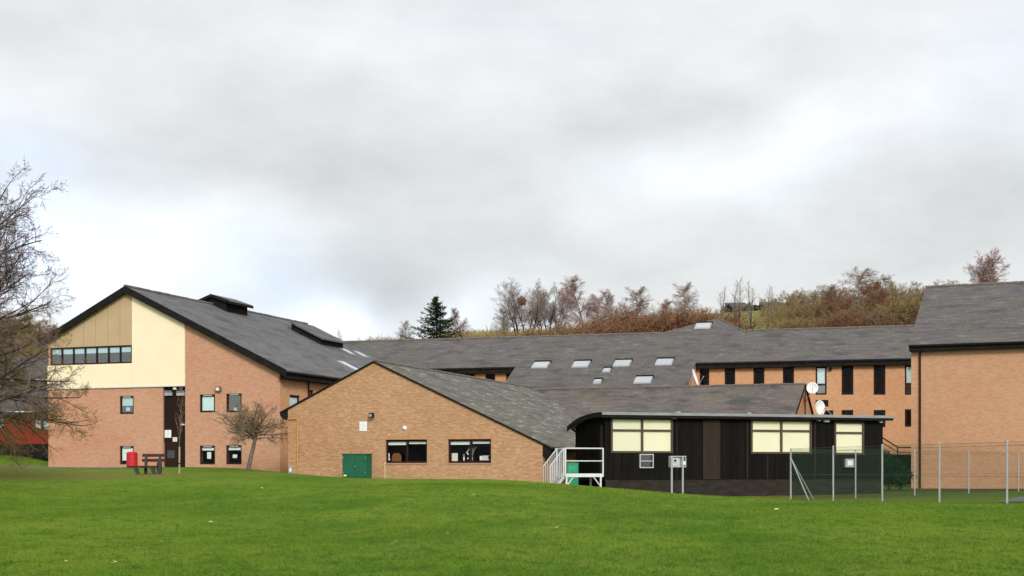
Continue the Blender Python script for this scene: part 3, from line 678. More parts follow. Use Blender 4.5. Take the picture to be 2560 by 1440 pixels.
mb = MB(); mb.fbox(FB, a, b, -.6, -1.1, c-.32, c-.22); mb.build('seat', ORANGEC, t); mb = MB(); mb.tube([FB.W((a+b)/2, -.85, c-.32), FB.W((a+b)/2, -.85, c-.9)], .03); mb.build('leg', METAL, t)
u, z = FB.uz(972.5, 1151, -.35); t = thing('spray_bottle', 'narrow white bottle at the left end of the left wing window', 'bottle', FB.W(u, -.35, z))
mb = MB(); mb.tube([FB.W(u, -.35, z), FB.W(u, -.35, z+.1), FB.W(u, -.35, z+.12), FB.W(u, -.35, z+.3), FB.W(u, -.35, z+.4)], [.06, .06, .03, .045, .02], 10); mb.build('bottle_body', WHITE, t)
# wall fixtures
notice('white notice board high on the brown gable left of the windows', FB, (899, 1054, 917.5, 1077.5), PAPER)
u, z = FB.uz(932, 1038); t = thing('floodlight', 'black floodlight on the brown gable above the white notice', 'wall lamp', FB.W(u, 0, z))
mb = MB(); mb.fbox(FB, u-.11, u+.13, .30, .10, z-.13, z+.12); mb.build('lamp_head', BLACKWD, t)
mb = MB(); mb.fbox(FB, u-.08, u+.08, .32, .301, z-.09, z+.06); mb.build('lens', METAL, t)
mb = MB(); mb.fbox(FB, u-.03, u+.03, .1, .002, z-.03, z+.03); mb.build('bracket', BLACKWD, t)
dome('alarm_dome', 'round white dome light on the brown gable above the left window', 'wall lamp', FB, 1012, 1070, .11, WHITE)
t = thing('gas_pipe', 'ochre pipe running down the brown gable at its left corner', 'pipe', FB.W(FB.uz(745, 1180)[0], .07, .9))
mb = MB(); pu, pz = FB.uz(745, 1047.5); mb.tube([FB.W(bL+.02, .08, pz), FB.W(pu-.06, .08, pz), FB.W(pu, .08, pz-.06), FB.W(pu, .08, .5)], .032, 8); mb.build('pipe', YELLOW, t)
mb = MB()
for q in (1068, 1098, 1128, 1150): zz = FB.uz(745, q)[1]; mb = MB(); mb.tube([FB.W(pu, .08, zz-.03), FB.W(pu, .08, zz+.03)], .05, 8); mb.build('clip', YELLOW, t)
t = thing('wall_conduit', 'thin cream conduit on brick below the left end of the wing window', 'pipe', FB.W(FB.uz(963, 1190)[0], .03, .9))
pu, pz = FB.uz(963, 1159); mb = MB(); mb.tube([FB.W(pu, .03, pz), FB.W(pu, .03, .4)], .016, 6); mb.build('conduit', CREAMSIGN, t)
mb = MB(); mb.fbox(FB, pu-.03, pu+.03, .06, .002, pz, pz+.06); mb.build('conduit_box', CREAMSIGN, t)
fixture('meter_box', 'small grey meter box low on the wall beside the ochre pipe', 'meter box', FB, (723.5, 1166, 734, 1184), METAL, 0, .12, detail=(WHITE, .28))
# green cabinet
X, Y = at(856, 71.5); FG = Fr((X, Y), -20); gw = FG.uz(917, 1165)[0]; gzb = g1(X, Y)-.25; gzt = FG.uz(890, 1134)[1]
t = thing('electrical_cabinet', 'dark green steel cabinet against the brown gable wall', 'cabinet', FG.W(gw/2, -.3, gzb))
mb = MB(); mb.fbox(FG, 0, gw, 0, -.62, gzb, gzt-.05); mb.build('body', GREENM, t)
mb = MB(); mb.fbox(FG, -.04, gw+.04, .04, -.66, gzt-.048, gzt); mb.build('lid', GREENM, t)
for a, b in ((.03, gw/2-.008), (gw/2+.008, gw-.03)):
    mb = MB(); mb.fbox(FG, a, b, .022, .002, gzb+.3, gzt-.08); dr = mb.build('door', GREENM, t)
    mb = MB()
    for z in (gzb+.5, gzt-.25): uu = a+.04 if a < .1 else b-.04; mb.tube([FG.W(uu, .035, z), FG.W(uu, .035, z+.07)], .014, 6)
    mb.build('hinge', METAL, dr)
mb = MB(); mb.tube([FG.W(gw/2+.05, .025, gzt-.68), FG.W(gw/2+.05, .05, gzt-.68)], .03, 8); mb.build('lock', METAL, t)
mb = MB(); mb.fbox(FG, .08, .26, .03, .0225, gzb+.34, gzb+.42); mb.build('warning_label', mat('label_yellow', (.75, .75, .35), .6), t)

# ================================================================== C: low cross wing
Cx = FB.W(bA, -LB, 0).xy; FC = Fr(Cx, -20); LC = 20.05; zCr = 7.35; cs = .47; wC = 9.6
Cc = thing('rear_low_wing', 'low brown slate roofed wing running behind the black cabin', 'school building', FC.W(LC/2, wC/2, .4))
for sg in (1, -1):
    mb = MB(); mb.slab([FC.W(0, 0, zCr), FC.W(LC+.1, 0, zCr), FC.W(LC+.1, sg*wC, zCr-cs*wC), FC.W(0, sg*wC, zCr-cs*wC)], (0, 0, -.1)); mb.build('roof', SL_C, Cc)
ridge_line(FC.W(.2, 0, zCr+.03), FC.W(LC+.1, 0, zCr+.03), Cc, .08)
FCe = Fr(FC.W(LC, wC, 0).xy, 70); zl = zCr-cs*wC
wall('wall', FCe, [(0, -.4), (2*wC, -.4), (2*wC, zl-.1), (wC, zCr-.1), (0, zl-.1)], [], BRICK_E, Cc)
FCf = Fr(FC.W(0, wC-.3, 0).xy, -20); wall('wall', FCf, [(0, -.4), (LC, -.4), (LC, zl), (0, zl)], [], BRICK_B, Cc)
mb = MB(); beam(mb, FCe.W(wC, .13, zCr+.02), FCe.W(2*wC, .13, zl+.02), .12, .09, FCe); beam(mb, FCe.W(wC, .13, zCr+.02), FCe.W(0, .13, zl+.02), .05, .09, FCe); mb.build('verge', DARKWD, Cc)
mb = MB(); mb.tube([FCe.W(wC-.05, .06, zCr-.4), FCe.W(wC-.05, .06, 1)], .035, 6); mb.build('downpipe', DARKWD, Cc)

# ================================================================== E: long rear block with catslide D
FE = Fr(at(1740, 112), -16); es = .47; zEe = 10.5; wE = 6.9; zEr = zEe+es*wE
eL = FE.uz(760, 900)[0]; eR = FE.uz(2330, 900)[0]+3; dl = FE.uz(1290, 912)[0]
E = thing('rear_block', 'long three storey rear block with slate roof and many narrow windows', 'school building', FE.W(0, -wE, .3))
ew = []
for x0, x1, y0, y1, kind in ((1163, 1187, 935, 975, 0), (1213, 1238, 935, 975, 0), (1265, 1282, 934, 975, 0), (1749, 1773, 921.5, 984, 1), (1811.5, 1838, 920.5, 984, 1), (1883.5, 1911, 919, 984, 1), (1957, 1985, 918, 984, 1),
                             (2039, 2066.5, 917, 987, 2), (2104, 2133.5, 915, 987, 1), (2184, 2213.5, 913, 987, 1), (2262, 2292, 913, 987, 2),
                             (2039, 2071, 1000, 1017, 3), (2060, 2083, 1026, 1060, 3), (2104, 2133, 1025, 1070, 3), (2184, 2213.5, 1025, 1068, 3), (2262, 2292, 1023, 1067, 3)):
    ew.append((FE.rect(x0, y0, x1, y1, -.45), kind))
wo = -.45
wall('wall', FE, [(eL, -.5), (eR, -.5), (eR, zEe+.1), (eL, zEe+.1)], [r for r, k_ in ew], BRICK_E, E, off=wo)
for r, k_ in ew:
    rows = [r[2]+(r[3]-r[2])*.36] if k_ == 2 else ([r[3]-(r[3]-r[2])*.12] if k_ == 0 else None)
    window(FE, r, E, off=wo, fw=.13, rows=rows, glass=GLASSB if k_ == 2 else GLASS, blind=CURTW if k_ == 2 else None, blind_h=.6 if k_ == 2 else 0)
FEr = Fr(FE.W(0, wo, 0).xy, -16)
for F_, a0, b0 in ((Fr(FE.W(eR, wo, 0).xy, 74), 0, 2*wE), (Fr(FE.W(eL, -2*wE, 0).xy, -106), 0, 2*wE+wo)):
    wall('wall', F_, [(0, -.5), (2*wE+wo, -.5), (2*wE+wo, zEe+.1), (wE, zEr-.15), (0, zEe+.1)], [], BRICK_E, E)
wall('wall', Fr(FE.W(eR, -2*wE, 0).xy, 164), [(0, -.5), (eR-eL, -.5), (eR-eL, zEe), (0, zEe)], [], BRICK_E, E)
for sg in (0, 1):
    ov_ = .0; mb = MB()
    mb.slab([FE.W(eL, -2*wE*sg, zEe), FE.W(eR, -2*wE*sg, zEe), FE.W(eR, -wE, zEr), FE.W(eL, -wE, zEr)], (0, 0, -.1)); mb.build('roof', SL_E, E)
ridge_line(FE.W(eL, -wE, zEr+.03), FE.W(FE.uz(1655, 833, -wE)[0], -wE, zEr+.03), E, .10); ridge_line(FE.W(FE.uz(1868, 829, -wE)[0], -wE, zEr+.03), FE.W(eR, -wE, zEr+.03), E, .10)
mb = MB()
for a, b in ((eL, dl-.02), (.0+.02, eR)):
    mb.fbox(FE, a, b, .0, -.05, zEe-.55, zEe-.1); mb.fbox(FE, a, b, -.05, wo+.002, zEe-.55, zEe-.5); mb.fbox(FE, a, b, .1, .0, zEe-.2, zEe-.06); mb.build('fascia', BLACKWD, E); mb = MB()
wD = 8.0   # catslide: the same slope carried on down over a projecting bay
mb = MB(); mb.slab([FE.W(dl, -.001, zEe+.004), FE.W(0, -.001, zEe+.004), FE.W(0, wD, zEe+.004-es*wD), FE.W(dl, wD, zEe+.004-es*wD)], (0, 0, -.1)); mb.build('catslide_roof', SL_E, E)
FDs = Fr(FE.W(-.05, wD-.2, 0).xy, 74)
wall('bay_wall', FDs, [(0, 2), (wD+.25, 2), (wD+.25, zEe-.15), (0, zEe-.1-es*(wD-.2))], [], BRICK_E, E)
FDl = Fr(FE.W(dl+.05, wo, 0).xy, -106)
wall('bay_wall', FDl, [(0, 2), (wD+.25, 2), (wD+.25, zEe-.1-es*(wD-.2)), (0, zEe-.15)], [], BRICK_E, E)
# raised roof peak
def on_plane_E(px, py):
    lo, hi = -30.0, 12.0      # off
    for _ in range(50):
        m_ = (lo+hi)/2; u, z = FE.uz(px, py, m_); zp = zEe-es*m_
        # going back (m smaller): ray z rises with distance above horizon; plane rises faster
        if z > zp: hi = m_
        else: lo = m_
    return u, (lo+hi)/2
ap = on_plane_E(1797, 797); l_ = on_plane_E(1632, 836); r_ = on_plane_E(1870, 829)
mb = MB(); lift = .006
pa = FE.W(ap[0], ap[1], zEe-es*ap[1]+lift); pl = FE.W(FE.uz(1632, 836, -wE)[0], -wE+.6, zEr-es*.6+lift); pr = FE.W(FE.uz(1872, 829, -wE)[0], -wE+.6, zEr-es*.6+lift)
pbk = FE.W(ap[0]+1, ap[1]-8, zEr-1); pbl = FE.W(l_[0], ap[1]-6, zEr-1.5); pbr = FE.W(r_[0]+1, ap[1]-6, zEr-1.5)
pm = pl.lerp(pa, .38)+Vector((0, 0, -.25))
# front sheet stays on the roof plane, so only its back faces are new planes
mb.add([pl, pr, pa, pbl, pbk, pbr], [(0, 1, 2), (0, 2, 4, 3), (2, 1, 5, 4), (0, 3, 4, 5, 1)]); mb.build('roof_peak', SL_E, E)
ridge_line(pl, pa, E, .07); ridge_line(pa, pr, E, .09)
def skyE(px, py, w, hgt, m=None):
    o_ = on_plane_E(px, py); u, o = o_; h = hgt/2/math.sqrt(1+es*es)
    def hx(u0, u1, o0, o1, z0, z1): 
        q = lambda u, o, dz: FE.W(u, o, zEe-es*o+dz)
        mb = MB(); mb.hexa([q(u0, o0, z0), q(u1, o0, z0), q(u1, o1, z0), q(u0, o1, z0), q(u0, o0, z1), q(u1, o0, z1), q(u1, o1, z1), q(u0, o1, z1)]); return mb
    f = hx(u-w/2, u+w/2, o+h, o-h, -.1, .12).build('skylight', METAL, E)
    hx(u-w/2+.1, u+w/2-.1, o+h-.12, o-h+.12, .121, .14).build('pane', m or SKYL, f)
    hx(u-w/2-.05, u+w/2+.05, o-h+.02, o-h-.2, -.1, .16).build('flashing', BLACKWD, f)
for q in ((1352, 914), (1453, 912), (1556, 909.5), (1661, 906.5), (1608, 951.5)): skyE(*q, 1.45, 1.3)
skyE(1758, 816, 1.45, 1.3); skyE(1517, 927, .65, .75); skyE(1494, 955, .65, .75); 
fixture('wall_vent', 'small black vent under the eaves of the rear block', 'vent', FE, (2072, 918, 2079, 925), BLACKWD, wo, .25, detail=(DARKWD, .2))
mb = MB(); s_ = Fr(FE.W(FE.uz(2195, 1120)[0], 1.2, 0).xy, -16)
t = thing('stair_handrail', 'dark handrail of outdoor steps between the cabin and the tall brick block', 'handrail', P3(2240, 1180, 92))
pts = [P3(2196, 1088, 92), P3(2244, 1118, 92), P3(2290, 1119, 92)]; mb = MB(); mb.tube(pts, .045, 6); mb.build('rail', BLACKWD, t)
mb = MB(); mb.tube([q+Vector((0, 0, -.35)) for q in pts], .03, 6); mb.build('rail', BLACKWD, t)
for q in (pts[0], pts[1], pts[2]): mb = MB(); mb.tube([q, Vector((q.x, q.y, .3))], .04, 6); mb.build('post', BLACKWD, t)
st = MB()
for i in range(9): st.box(*[P3(2196, 0, 92.3).x+i*.17, P3(2290, 0, 92.3).x], 92.3, 94.5, .2, 2.5-i*.25)
st.build('steps', BLACKWD, t)

# ================================================================== F: tall brick block at right
FF = Fr(at(2278, 80), -23)
Fb = thing('tall_brick_block', 'tall windowless tan brick block with slate roof at the right edge', 'school building', FF.W(8, 0, .4))
zFe = 9.0; fs = .47; wF = 9.7; LF = 26; zFr = zFe+fs*wF
wall('wall', FF, [(0, -.4), (LF, -.4), (LF, zFe+.05), (0, zFe+.05)], [], BRICK_F, Fb)
for F_ in (Fr(FF.W(0, -2*wF, 0).xy, -113), Fr(FF.W(LF, 0, 0).xy, 67)):
    wall('wall', F_, [(0, -.4), (2*wF, -.4), (2*wF, zFe+.05), (wF, zFr), (0, zFe+.05)], [], BRICK_F, Fb)
wall('wall', Fr(FF.W(LF, -2*wF, 0).xy, 157), [(0, -.4), (LF, -.4), (LF, zFe), (0, zFe)], [], BRICK_F, Fb)
mb = MB(); mb.slab([FF.W(-.12, .4, zFe-.05), FF.W(LF+.1, .4, zFe-.05), FF.W(LF+.1, -wF, zFr+.14), FF.W(-.12, -wF, zFr+.14)], (0, 0, -.1)); mb.build('roof', SL_E, Fb)
mb = MB(); mb.slab([FF.W(-.12, -2*wF-.4, zFe-.05), FF.W(LF+.1, -2*wF-.4, zFe-.05), FF.W(LF+.1, -wF, zFr+.14), FF.W(-.12, -wF, zFr+.14)], (0, 0, -.1)); mb.build('roof', SL_E, Fb)
ridge_line(FF.W(-.12, -wF, zFr+.17), FF.W(LF, -wF, zFr+.17), Fb, .10)
mb = MB(); mb.fbox(FF, -.08, LF, .40, .35, zFe-.42, zFe-.1); mb.fbox(FF, -.08, LF, .35, .003, zFe-.42, zFe-.37); mb.fbox(FF, -.08, -.02, .35, .0, zFe-.37, zFe-.1)
mb.tube([FF.W(-.1, .47, zFe-.1), FF.W(LF, .47, zFe-.12)], .075, 8); mb.build('fascia', BLACKWD, Fb)
ud = FF.uz(2300.5, 1000)[0]; mb = MB(); mb.tube([FF.W(ud, .40, zFe-.2), FF.W(ud, .09, zFe-.55), FF.W(ud, .09, .2)], .055, 8); mb.build('downpipe', DARKWD, Fb)

# ================================================================== P: black timber cabin
FPf = Fr(at(1513, 66), 17); PL = FPf.uz(2207, 1130)[0]; pd = 4.4; zPt = FPf.uz(1513, 1038)[1]; zPs = FPf.uz(1513, 1199)[1]
Pb = thing('black_cabin', 'long black timber portable classroom with cream blinds in its windows', 'cabin', FPf.W(PL/2, -pd/2, .3))
W1 = FPf.rect(1527, 1044.5, 1682, 1132.5); W2 = FPf.rect(1877, 1049.5, 2029, 1134.5); W3 = FPf.rect(2086, 1054, 2160, 1137)
wall('wall', FPf, [(0, zPs), (PL, zPs), (PL, zPt), (0, zPt)], [W1, W2, W3], PBOARD, Pb, rev=.2)
curve = [(0, 0), (.15, -.005), (.4, -.05), (.65, -.15), (.85, -.30), (1.0, -.46)]      # fraction of depth, drop
def pz(o): return zPt+np.interp(o/pd, [c[0] for c in curve], [c[1] for c in curve])
FPe = Fr(FPf.W(0, -pd, 0).xy, -73)      # left end wall seen from outside, runs from back to front
wall('wall', FPe, [(0, zPs), (pd, zPs), (pd, zPt)]+[(pd-c[0]*pd, zPt+c[1]) for c in curve[1:]], [], PBOARD, Pb)
FPr = Fr(FPf.W(PL, 0, 0).xy, 107); wall('wall', FPr, [(0, zPs), (pd, zPs)]+[(c[0]*pd, zPt+c[1]) for c in curve[::-1]], [], PBOARD, Pb)
wall('wall', Fr(FPf.W(PL, -pd, 0).xy, 197), [(0, zPs), (PL, zPs), (PL, zPt-.46), (0, zPt-.46)], [], PBOARD, Pb)
mb = MB(); ext = [(-.35/pd, .0)]+curve+[(1.1, -.58)]
for (f0, d0), (f1, d1) in zip(ext[:-1], ext[1:]):
    mb.slab([FPf.W(-.3, -f0*pd, zPt+.13+d0), FPf.W(PL+.4, -f0*pd, zPt+.13+d0), FPf.W(PL+.4, -f1*pd, zPt+.13+d1), FPf.W(-.3, -f1*pd, zPt+.13+d1)], (0, 0, -.1))
mb.build('roof', ROOFEDGE, Pb)
mb = MB(); mb.fbox(FPf, -.32, PL+.42, .40, .352, zPt+.01, zPt+.15); mb.build('roof_edge_trim', ROOFEDGE, Pb)
mb = MB(); mb.fbox(FPf, -.3, PL+.36, .35, .30, zPt-.12, zPt+.03); mb.fbox(FPf, -.28, PL+.3, .30, .002, zPt-.10, zPt-.06)
for (f0, d0), (f1, d1) in zip(ext[:-1], ext[1:]):
    for ue in (-.33, PL+.38): mb.hexa([FPf.W(ue, -f0*pd, zPt-.10+d0), FPf.W(ue+.05, -f0*pd, zPt-.10+d0), FPf.W(ue+.05, -f1*pd, zPt-.10+d1), FPf.W(ue, -f1*pd, zPt-.10+d1),
            FPf.W(ue, -f0*pd, zPt+.15+d0), FPf.W(ue+.05, -f0*pd, zPt+.15+d0), FPf.W(ue+.05, -f1*pd, zPt+.15+d1), FPf.W(ue, -f1*pd, zPt+.15+d1)])
mb.build('fascia', BLACKWD, Pb)
mb = MB(); mb.fbox(FPf, .03, PL-.03, -.03, -.08, -.3, zPs); mb.fbox(FPf, .05, PL-.05, -pd+.08, -pd+.03, -.3, zPs); mb.build('skirting', SKIRT, Pb)
mb = MB(); mb.fbox(FPf, -.02, 0.0, .0, -pd, zPs-.06, zPs+.02); mb.fbox(FPf, .3, .5, -1.2, -1.4, -.3, zPs); mb.fbox(FPf, .3, .5, -3.2, -3.4, -.3, zPs); mb.build('floor_beam', BLACKWD, Pb)
PFR = noisy('cabin_window_frame', (.05, .035, .024), (.075, .055, .035), 3, .7)
for r_, ml, tr in ((W1, 1605.5, 1076), (W2, 1953.5, 1077), (W3, None, 1082)):
    xm = (r_[0]+r_[1])/2; zr_ = FPf.uz(FP*FPf.W(xm, 0, 0).x/FPf.W(xm, 0, 0).y+CX, tr)[1]
    w = window(FPf, r_, Pb, cols=2 if ml else 1, mull=[FPf.uz(ml, 1100)[0]] if ml else None, rows=[zr_], fw=.10, fm=PFR, glass=glass_mat('cabin_glass', .0, (.97, .97, .95)), recess=-.03)
    um_ = FPf.uz(ml, 1100)[0] if ml else r_[1]
    segs = [(r_[0]+.05, um_-.02)]+([(um_+.02, r_[1]-.05)] if ml else [])
    for i, (a, b) in enumerate(segs):
        mb = MB(); mb.fbox(FPf, a, b, -.05, -.06, r_[2]+.04, r_[3]-.04); mb.build('blind', BLIND2 if (i == 0 and ml == 1605.5) else BLIND, w)
for xa, xb, y0, y1, m_ in ((1757, 1800, 1050, 1199, PBROWN),):
    a, b, c, d = FPf.rect(xa, y0, xb, y1); mb = MB(); mb.fbox(FPf, a, b, .03, .002, zPs, d); mb.build('brown_panel', m_, Pb)
for x, y0 in ((1868, 1052), (2037, 1052), (1918, 1138), (1692, 1048)):
    u, z = FPf.uz(x, y0); mb = MB(); mb.fbox(FPf, u-.04, u+.04, .03, .002, zPs+.02, z); mb.build('cover_strip', PBROWN if x != 1692 else BLACKWD, Pb)
ue = FPe.uz(1504, 1120)[0]; mb = MB(); mb.fbox(FPe, ue-.14, ue+.14, .05, .002, zPs, FPe.uz(1504, 1062)[1]); mb.build('door_post', PBROWN, Pb)
mb = MB(); u, z = FPf.uz(1692, 1030); mb.box(0, 0, 0, 0, 0, 0) if False else None
for x in (1692, 1868): u = FPf.uz(x, 1030)[0]; mb.hexa([FPf.W(u-.14, .3, zPt+.12), FPf.W(u+.14, .3, zPt+.12), FPf.W(u+.14, .0, zPt+.12), FPf.W(u-.14, .0, zPt+.12), FPf.W(u-.06, .25, zPt+.23), FPf.W(u+.06, .25, zPt+.23), FPf.W(u+.06, .05, zPt+.23), FPf.W(u-.06, .05, zPt+.23)])
mb.build('roof_vent_cap', ROOFEDGE, Pb)
for x0, y0, x1, y1, lb in ((1680, 1041, 1688, 1047, 'small white light under the cabin eave right of the large left window'), (2041, 1048, 2048, 1053, 'smaller white light of the pair under the cabin eave'),
                           (2057, 1048.5, 2069, 1055, 'larger white light of the pair under the cabin eave'), (2196, 1053, 2201, 1057, 'tiny white light under the right end of the cabin eave')):
    fixture('eaves_lamp', lb, 'wall lamp', FPf, (x0, y0, x1, y1), WHITE, .02, .18, detail=(WHITEM, .2))
a, b, c, d = FPf.rect(1597, 1135, 1632, 1170); t = thing('ventilation_hatch', 'grey metal framed glazed hatch under the large left cabin window', 'hatch', FPf.W((a+b)/2, 0, c))
mb = MB(); q = .05
mb.fbox(FPf, a, a+q, .12, .002, c, d); mb.fbox(FPf, b-q, b, .12, .002, c, d); mb.fbox(FPf, a+q, b-q, .117, .002, c, c+q); mb.fbox(FPf, a+q, b-q, .117, .002, d-q, d); mb.fbox(FPf, a+q, b-q, .11, .03, (c+d)/2-.02, (c+d)/2+.02)
mb.build('frame', METAL, t); mb = MB(); mb.fbox(FPf, a+q, b-q, .05, .04, c+q, d-q); mb.build('pane', glass_mat('hatch_glass', .12, (.1, .1, .1)), t)
fixture('heater_unit', 'pale wall box with white cover under the right cabin window', 'wall box', FPf, (2108, 1147, 2130, 1168), METAL, 0, .22, detail=(WHITE, .22))
t = thing('security_camera', 'black camera on a bracket at the left corner of the cabin roof', 'camera', P3(1434, 1075, 69.5))
q = P3(1436, 1072, 69.6); mb = MB(); mb.tube([q+Vector((.25, .1, .1)), q, q+Vector((-.02, 0, -.1))], .025, 6); mb.build('bracket', BLACKWD, t); mb = MB(); mb.tube([q+Vector((-.14, -.1, -.02)), q+Vector((.1, .08, -.16))], .07, 8); mb.build('camera_body', BLACKWD, t)

# ------------------------------------------------------------------ entrance platform with steps
FW = Fr(at(1414, 65.2), 17); dw = FW.uz(1508, 1150)[0]; zdk = FW.uz(1460, 1184)[1]; zrl = FW.uz(1460, 1121)[1]; dd = 1.5
t = thing('access_platform', 'white metal railed platform with steps at the left end of the black cabin', 'platform', FW.W(dw/2, -dd/2, .6))
mb = MB(); mb.fbox(FW, 0, dw, 0, -dd, zdk-.17, zdk); mb.build('deck', WHITEM, t)
for u in (.06, dw-.12):
    for o in (-.05, -dd+.05): mb = MB(); mb.fbox(FW, u-.04, u+.04, o+.04, o-.04, .1, zdk-.172); mb.build('leg', WHITEM, t)
for a, b in ((.08, .42), (dw-.14, dw-.50)): mb = MB(); mb.tube([FW.W(a, -.05, zdk-.62), FW.W(b, -.05, zdk-.17)], .032, 6); mb.build('brace', WHITEM, t)
def rails(name, P, top, mid=True):
    pass
mb = MB(); mb.tube([FW.W(.0, -.04, zrl), FW.W(dw, -.04, zrl)], .035, 8); mb.tube([FW.W(.0, -.04, (zrl+zdk)/2), FW.W(dw, -.04, (zrl+zdk)/2)], .028, 8)
for u in (.0, dw): mb.fbox(FW, u-.03, u+.03, -.0, -.07, zdk-.15, zrl+.02)
mb.build('guard_rail', WHITEM, t)
mb = MB(); u = -.02
for i in range(7): o = -.12-i*.2; mb.tube([FW.W(u, o, zdk), FW.W(u, o, zrl)], .016, 6)
mb.tube([FW.W(u, -.05, zrl), FW.W(u, -dd, zrl)], .03, 6); mb.build('side_rail', WHITEM, t)
# flight going back and down at the left
mb = MB(); n = 7; so_ = -.35; run = .27
for i in range(n): mb.fbox(FW, -.95, -.05, so_-.0-i*run*0-.0, so_-.9, zdk-(i+1)*.17-.04, zdk-(i+1)*.17) if False else None
def stp(u, w, z): mb.fbox(FW, u, u+w, -.1, -1.1, z-.04, z)
dirx = .14
for i in range(n): stp(-(i+1)*dirx-.02, dirx+.03, zdk-(i+1)*.17)
mb.slab([FW.W(0, -.08, zdk), FW.W(-n*dirx, -.08, zdk-n*.17), FW.W(-n*dirx, -.08, zdk-n*.17-.2), FW.W(0, -.08, zdk-.2)], Vector((-FW.n.x, -FW.n.y, 0))*.03)
mb.slab([FW.W(0, -1.12, zdk), FW.W(-n*dirx, -1.12, zdk-n*.17), FW.W(-n*dirx, -1.12, zdk-n*.17-.2), FW.W(0, -1.12, zdk-.2)], Vector((-FW.n.x, -FW.n.y, 0))*.03)
mb.build('steps', METAL, t)
mb = MB()
for o in (-.06, -1.12):
    mb.tube([FW.W(-.08, o, zrl), FW.W(-n*.1-.08, o, zrl-n*.125)], .024, 6)
    for i in range(8): mb.tube([FW.W(-.08-i*.1, o, zrl-i*.125), FW.W(-.08-i*.1, o, zdk-.12-i*.17)], .017 if i else .04, 6)
mb.build('handrail', WHITEM, t)
# green box by the platform
FGx = Fr(at(1418, 68.3), 0); a, b, c, d = FGx.rect(1419, 1157, 1446, 1184)
t = thing('grit_bin', 'bright green plastic box seen through the white platform rails', 'storage box', FGx.W((a+b)/2, -.2, .5))
mb = MB(); mb.fbox(FGx, a, b, 0, -.45, .4, d-.05); mb.build('body', GREENB, t); mb = MB(); mb.fbox(FGx, a-.02, b+.02, .02, -.47, d-.049, d); mb.build('lid', GREENB, t)
mb = MB(); w_, h_ = b-a, d-c
mb.fbox(FGx, a+w_*.25, a+w_*.32, .012, .001, c+h_*.2, c+h_*.65); mb.fbox(FGx, a+w_*.58, a+w_*.65, .012, .001, c+h_*.2, c+h_*.65); mb.fbox(FGx, a+w_*.32, a+w_*.58, .012, .001, c+h_*.58, c+h_*.65)
mb.build('raised_mark', GREENL, t)

# ------------------------------------------------------------------ grey box on two posts
FK = Fr(at(1676, 55.5), 12); a, b, c, d = FK.rect(1675.5, 1140, 1715.5, 1168); gz0 = g1(*FK.W(.3, 0, 0).xy)
t = thing('post_mounted_cabinet', 'grey metal open fronted box mounted on two short posts in front of the black cabin', 'cabinet', FK.W(.3, 0, gz0))
mb = MB(); mb.fbox(FK, a, b, -.2, -.22, c, d); mb.fbox(FK, a, a+.03, 0, -.2, c, d); mb.fbox(FK, b-.03, b, 0, -.2, c, d); mb.fbox(FK, a+.03, b-.03, 0, -.2, c, c+.03); mb.fbox(FK, a+.03, b-.03, 0, -.2, d-.03, d); mb.build('case', METAL, t)
mb = MB(); mb.fbox(FK, a+.07, a+.46, -.1, -.19, c+.05, d-.07); dr = mb.build('inner_panel', METAL, t)
mb = MB(); mb.tube([FK.W(a+.26, -.02, d-.2), FK.W(a+.24, -.1, d-.17)], .035, 8); mb.build('knob', BLACKWD, dr)
for x in (1678.5, 1706):
    u = FK.uz(x, 1200)[0]; mb = MB(); mb.tube([FK.W(u, .045, gz0-.3), FK.W(u, .045, d-.02)], .042, 10); mb.build('post', METAL, t)
mb = MB(); u = FK.uz(1708, 1157)[0]; mb.fbox(FK, u-.03, u+.05, .12, .09, FK.uz(1708, 1162)[1], FK.uz(1708, 1153)[1]); mb.build('clip', WHITE, t)

# ------------------------------------------------------------------ satellite dishes
def dish(label, c, r, facing, base, asp=1.0):
    c = Vector(c); f = Vector(facing).normalized(); a = f.cross(Vector((0, 0, 1))).normalized(); b = a.cross(f)
    t = thing('satellite_dish', label, 'satellite dish', base); mb = MB(); k, n = 28, 6
    mb.v.append(tuple(c-f*r*.28))
    for i in range(1, n+1):
        q = i/n
        for j in range(k): an = 2*math.pi*j/k; mb.v.append(tuple(c+(a*math.cos(an)*asp+b*math.sin(an))*r*q-f*r*.28*(1-q*q)))
    for j in range(k): mb.f.append((0, 1+j, 1+(j+1) % k))
    for i in range(n-1):
        for j in range(k): mb.f.append((1+i*k+j, 1+(i+1)*k+j, 1+(i+1)*k+(j+1) % k, 1+i*k+(j+1) % k))
    o = mb.build('reflector', DISHW, t, smooth=True, fix=False)
    s = o.modifiers.new('thick', 'SOLIDIFY'); s.thickness = .02
    mb = MB(); mb.tube([c-b*r, c+f*r*.8-b*r*.2], .015, 6); mb.tube([c+f*r*.75-b*r*.25, c+f*r*.9-b*r*.15], .04, 8); mb.build('feed_arm', METAL, t)
    mb = MB(); mb.tube([c-f*r*.3, c-f*r*.5, Vector(base)], .03, 8); mb.build('bracket', METAL, t)
q = FCe.W(wC+1.0, .9, 0); dp = P3(2031, 970, q.y-2.2)
dish('round white satellite dish at the gable top of the low rear wing', dp, .40, (-.25, -1, .1), FCe.W(wC+.6, .02, 6.2))
q = P3(2051, 1019, 88); dish('white oval satellite dish lower down just above the cabin roof', q, .50, (.6, -1, .12), (q.x+.35, q.y+.6, q.z-.7), .88)
q = P3(1739, 944, 106.5); dish('white satellite dish seen almost edge on against the orange brick bay', q, .74, (1.1, -.32, .35), FDs.W(4.6, .02, q.z-.6))
t = thing('roof_antenna', 'thin white aerial bracket beside the lower satellite dish', 'aerial', P3(2075, 1034, 88)); mb = MB()
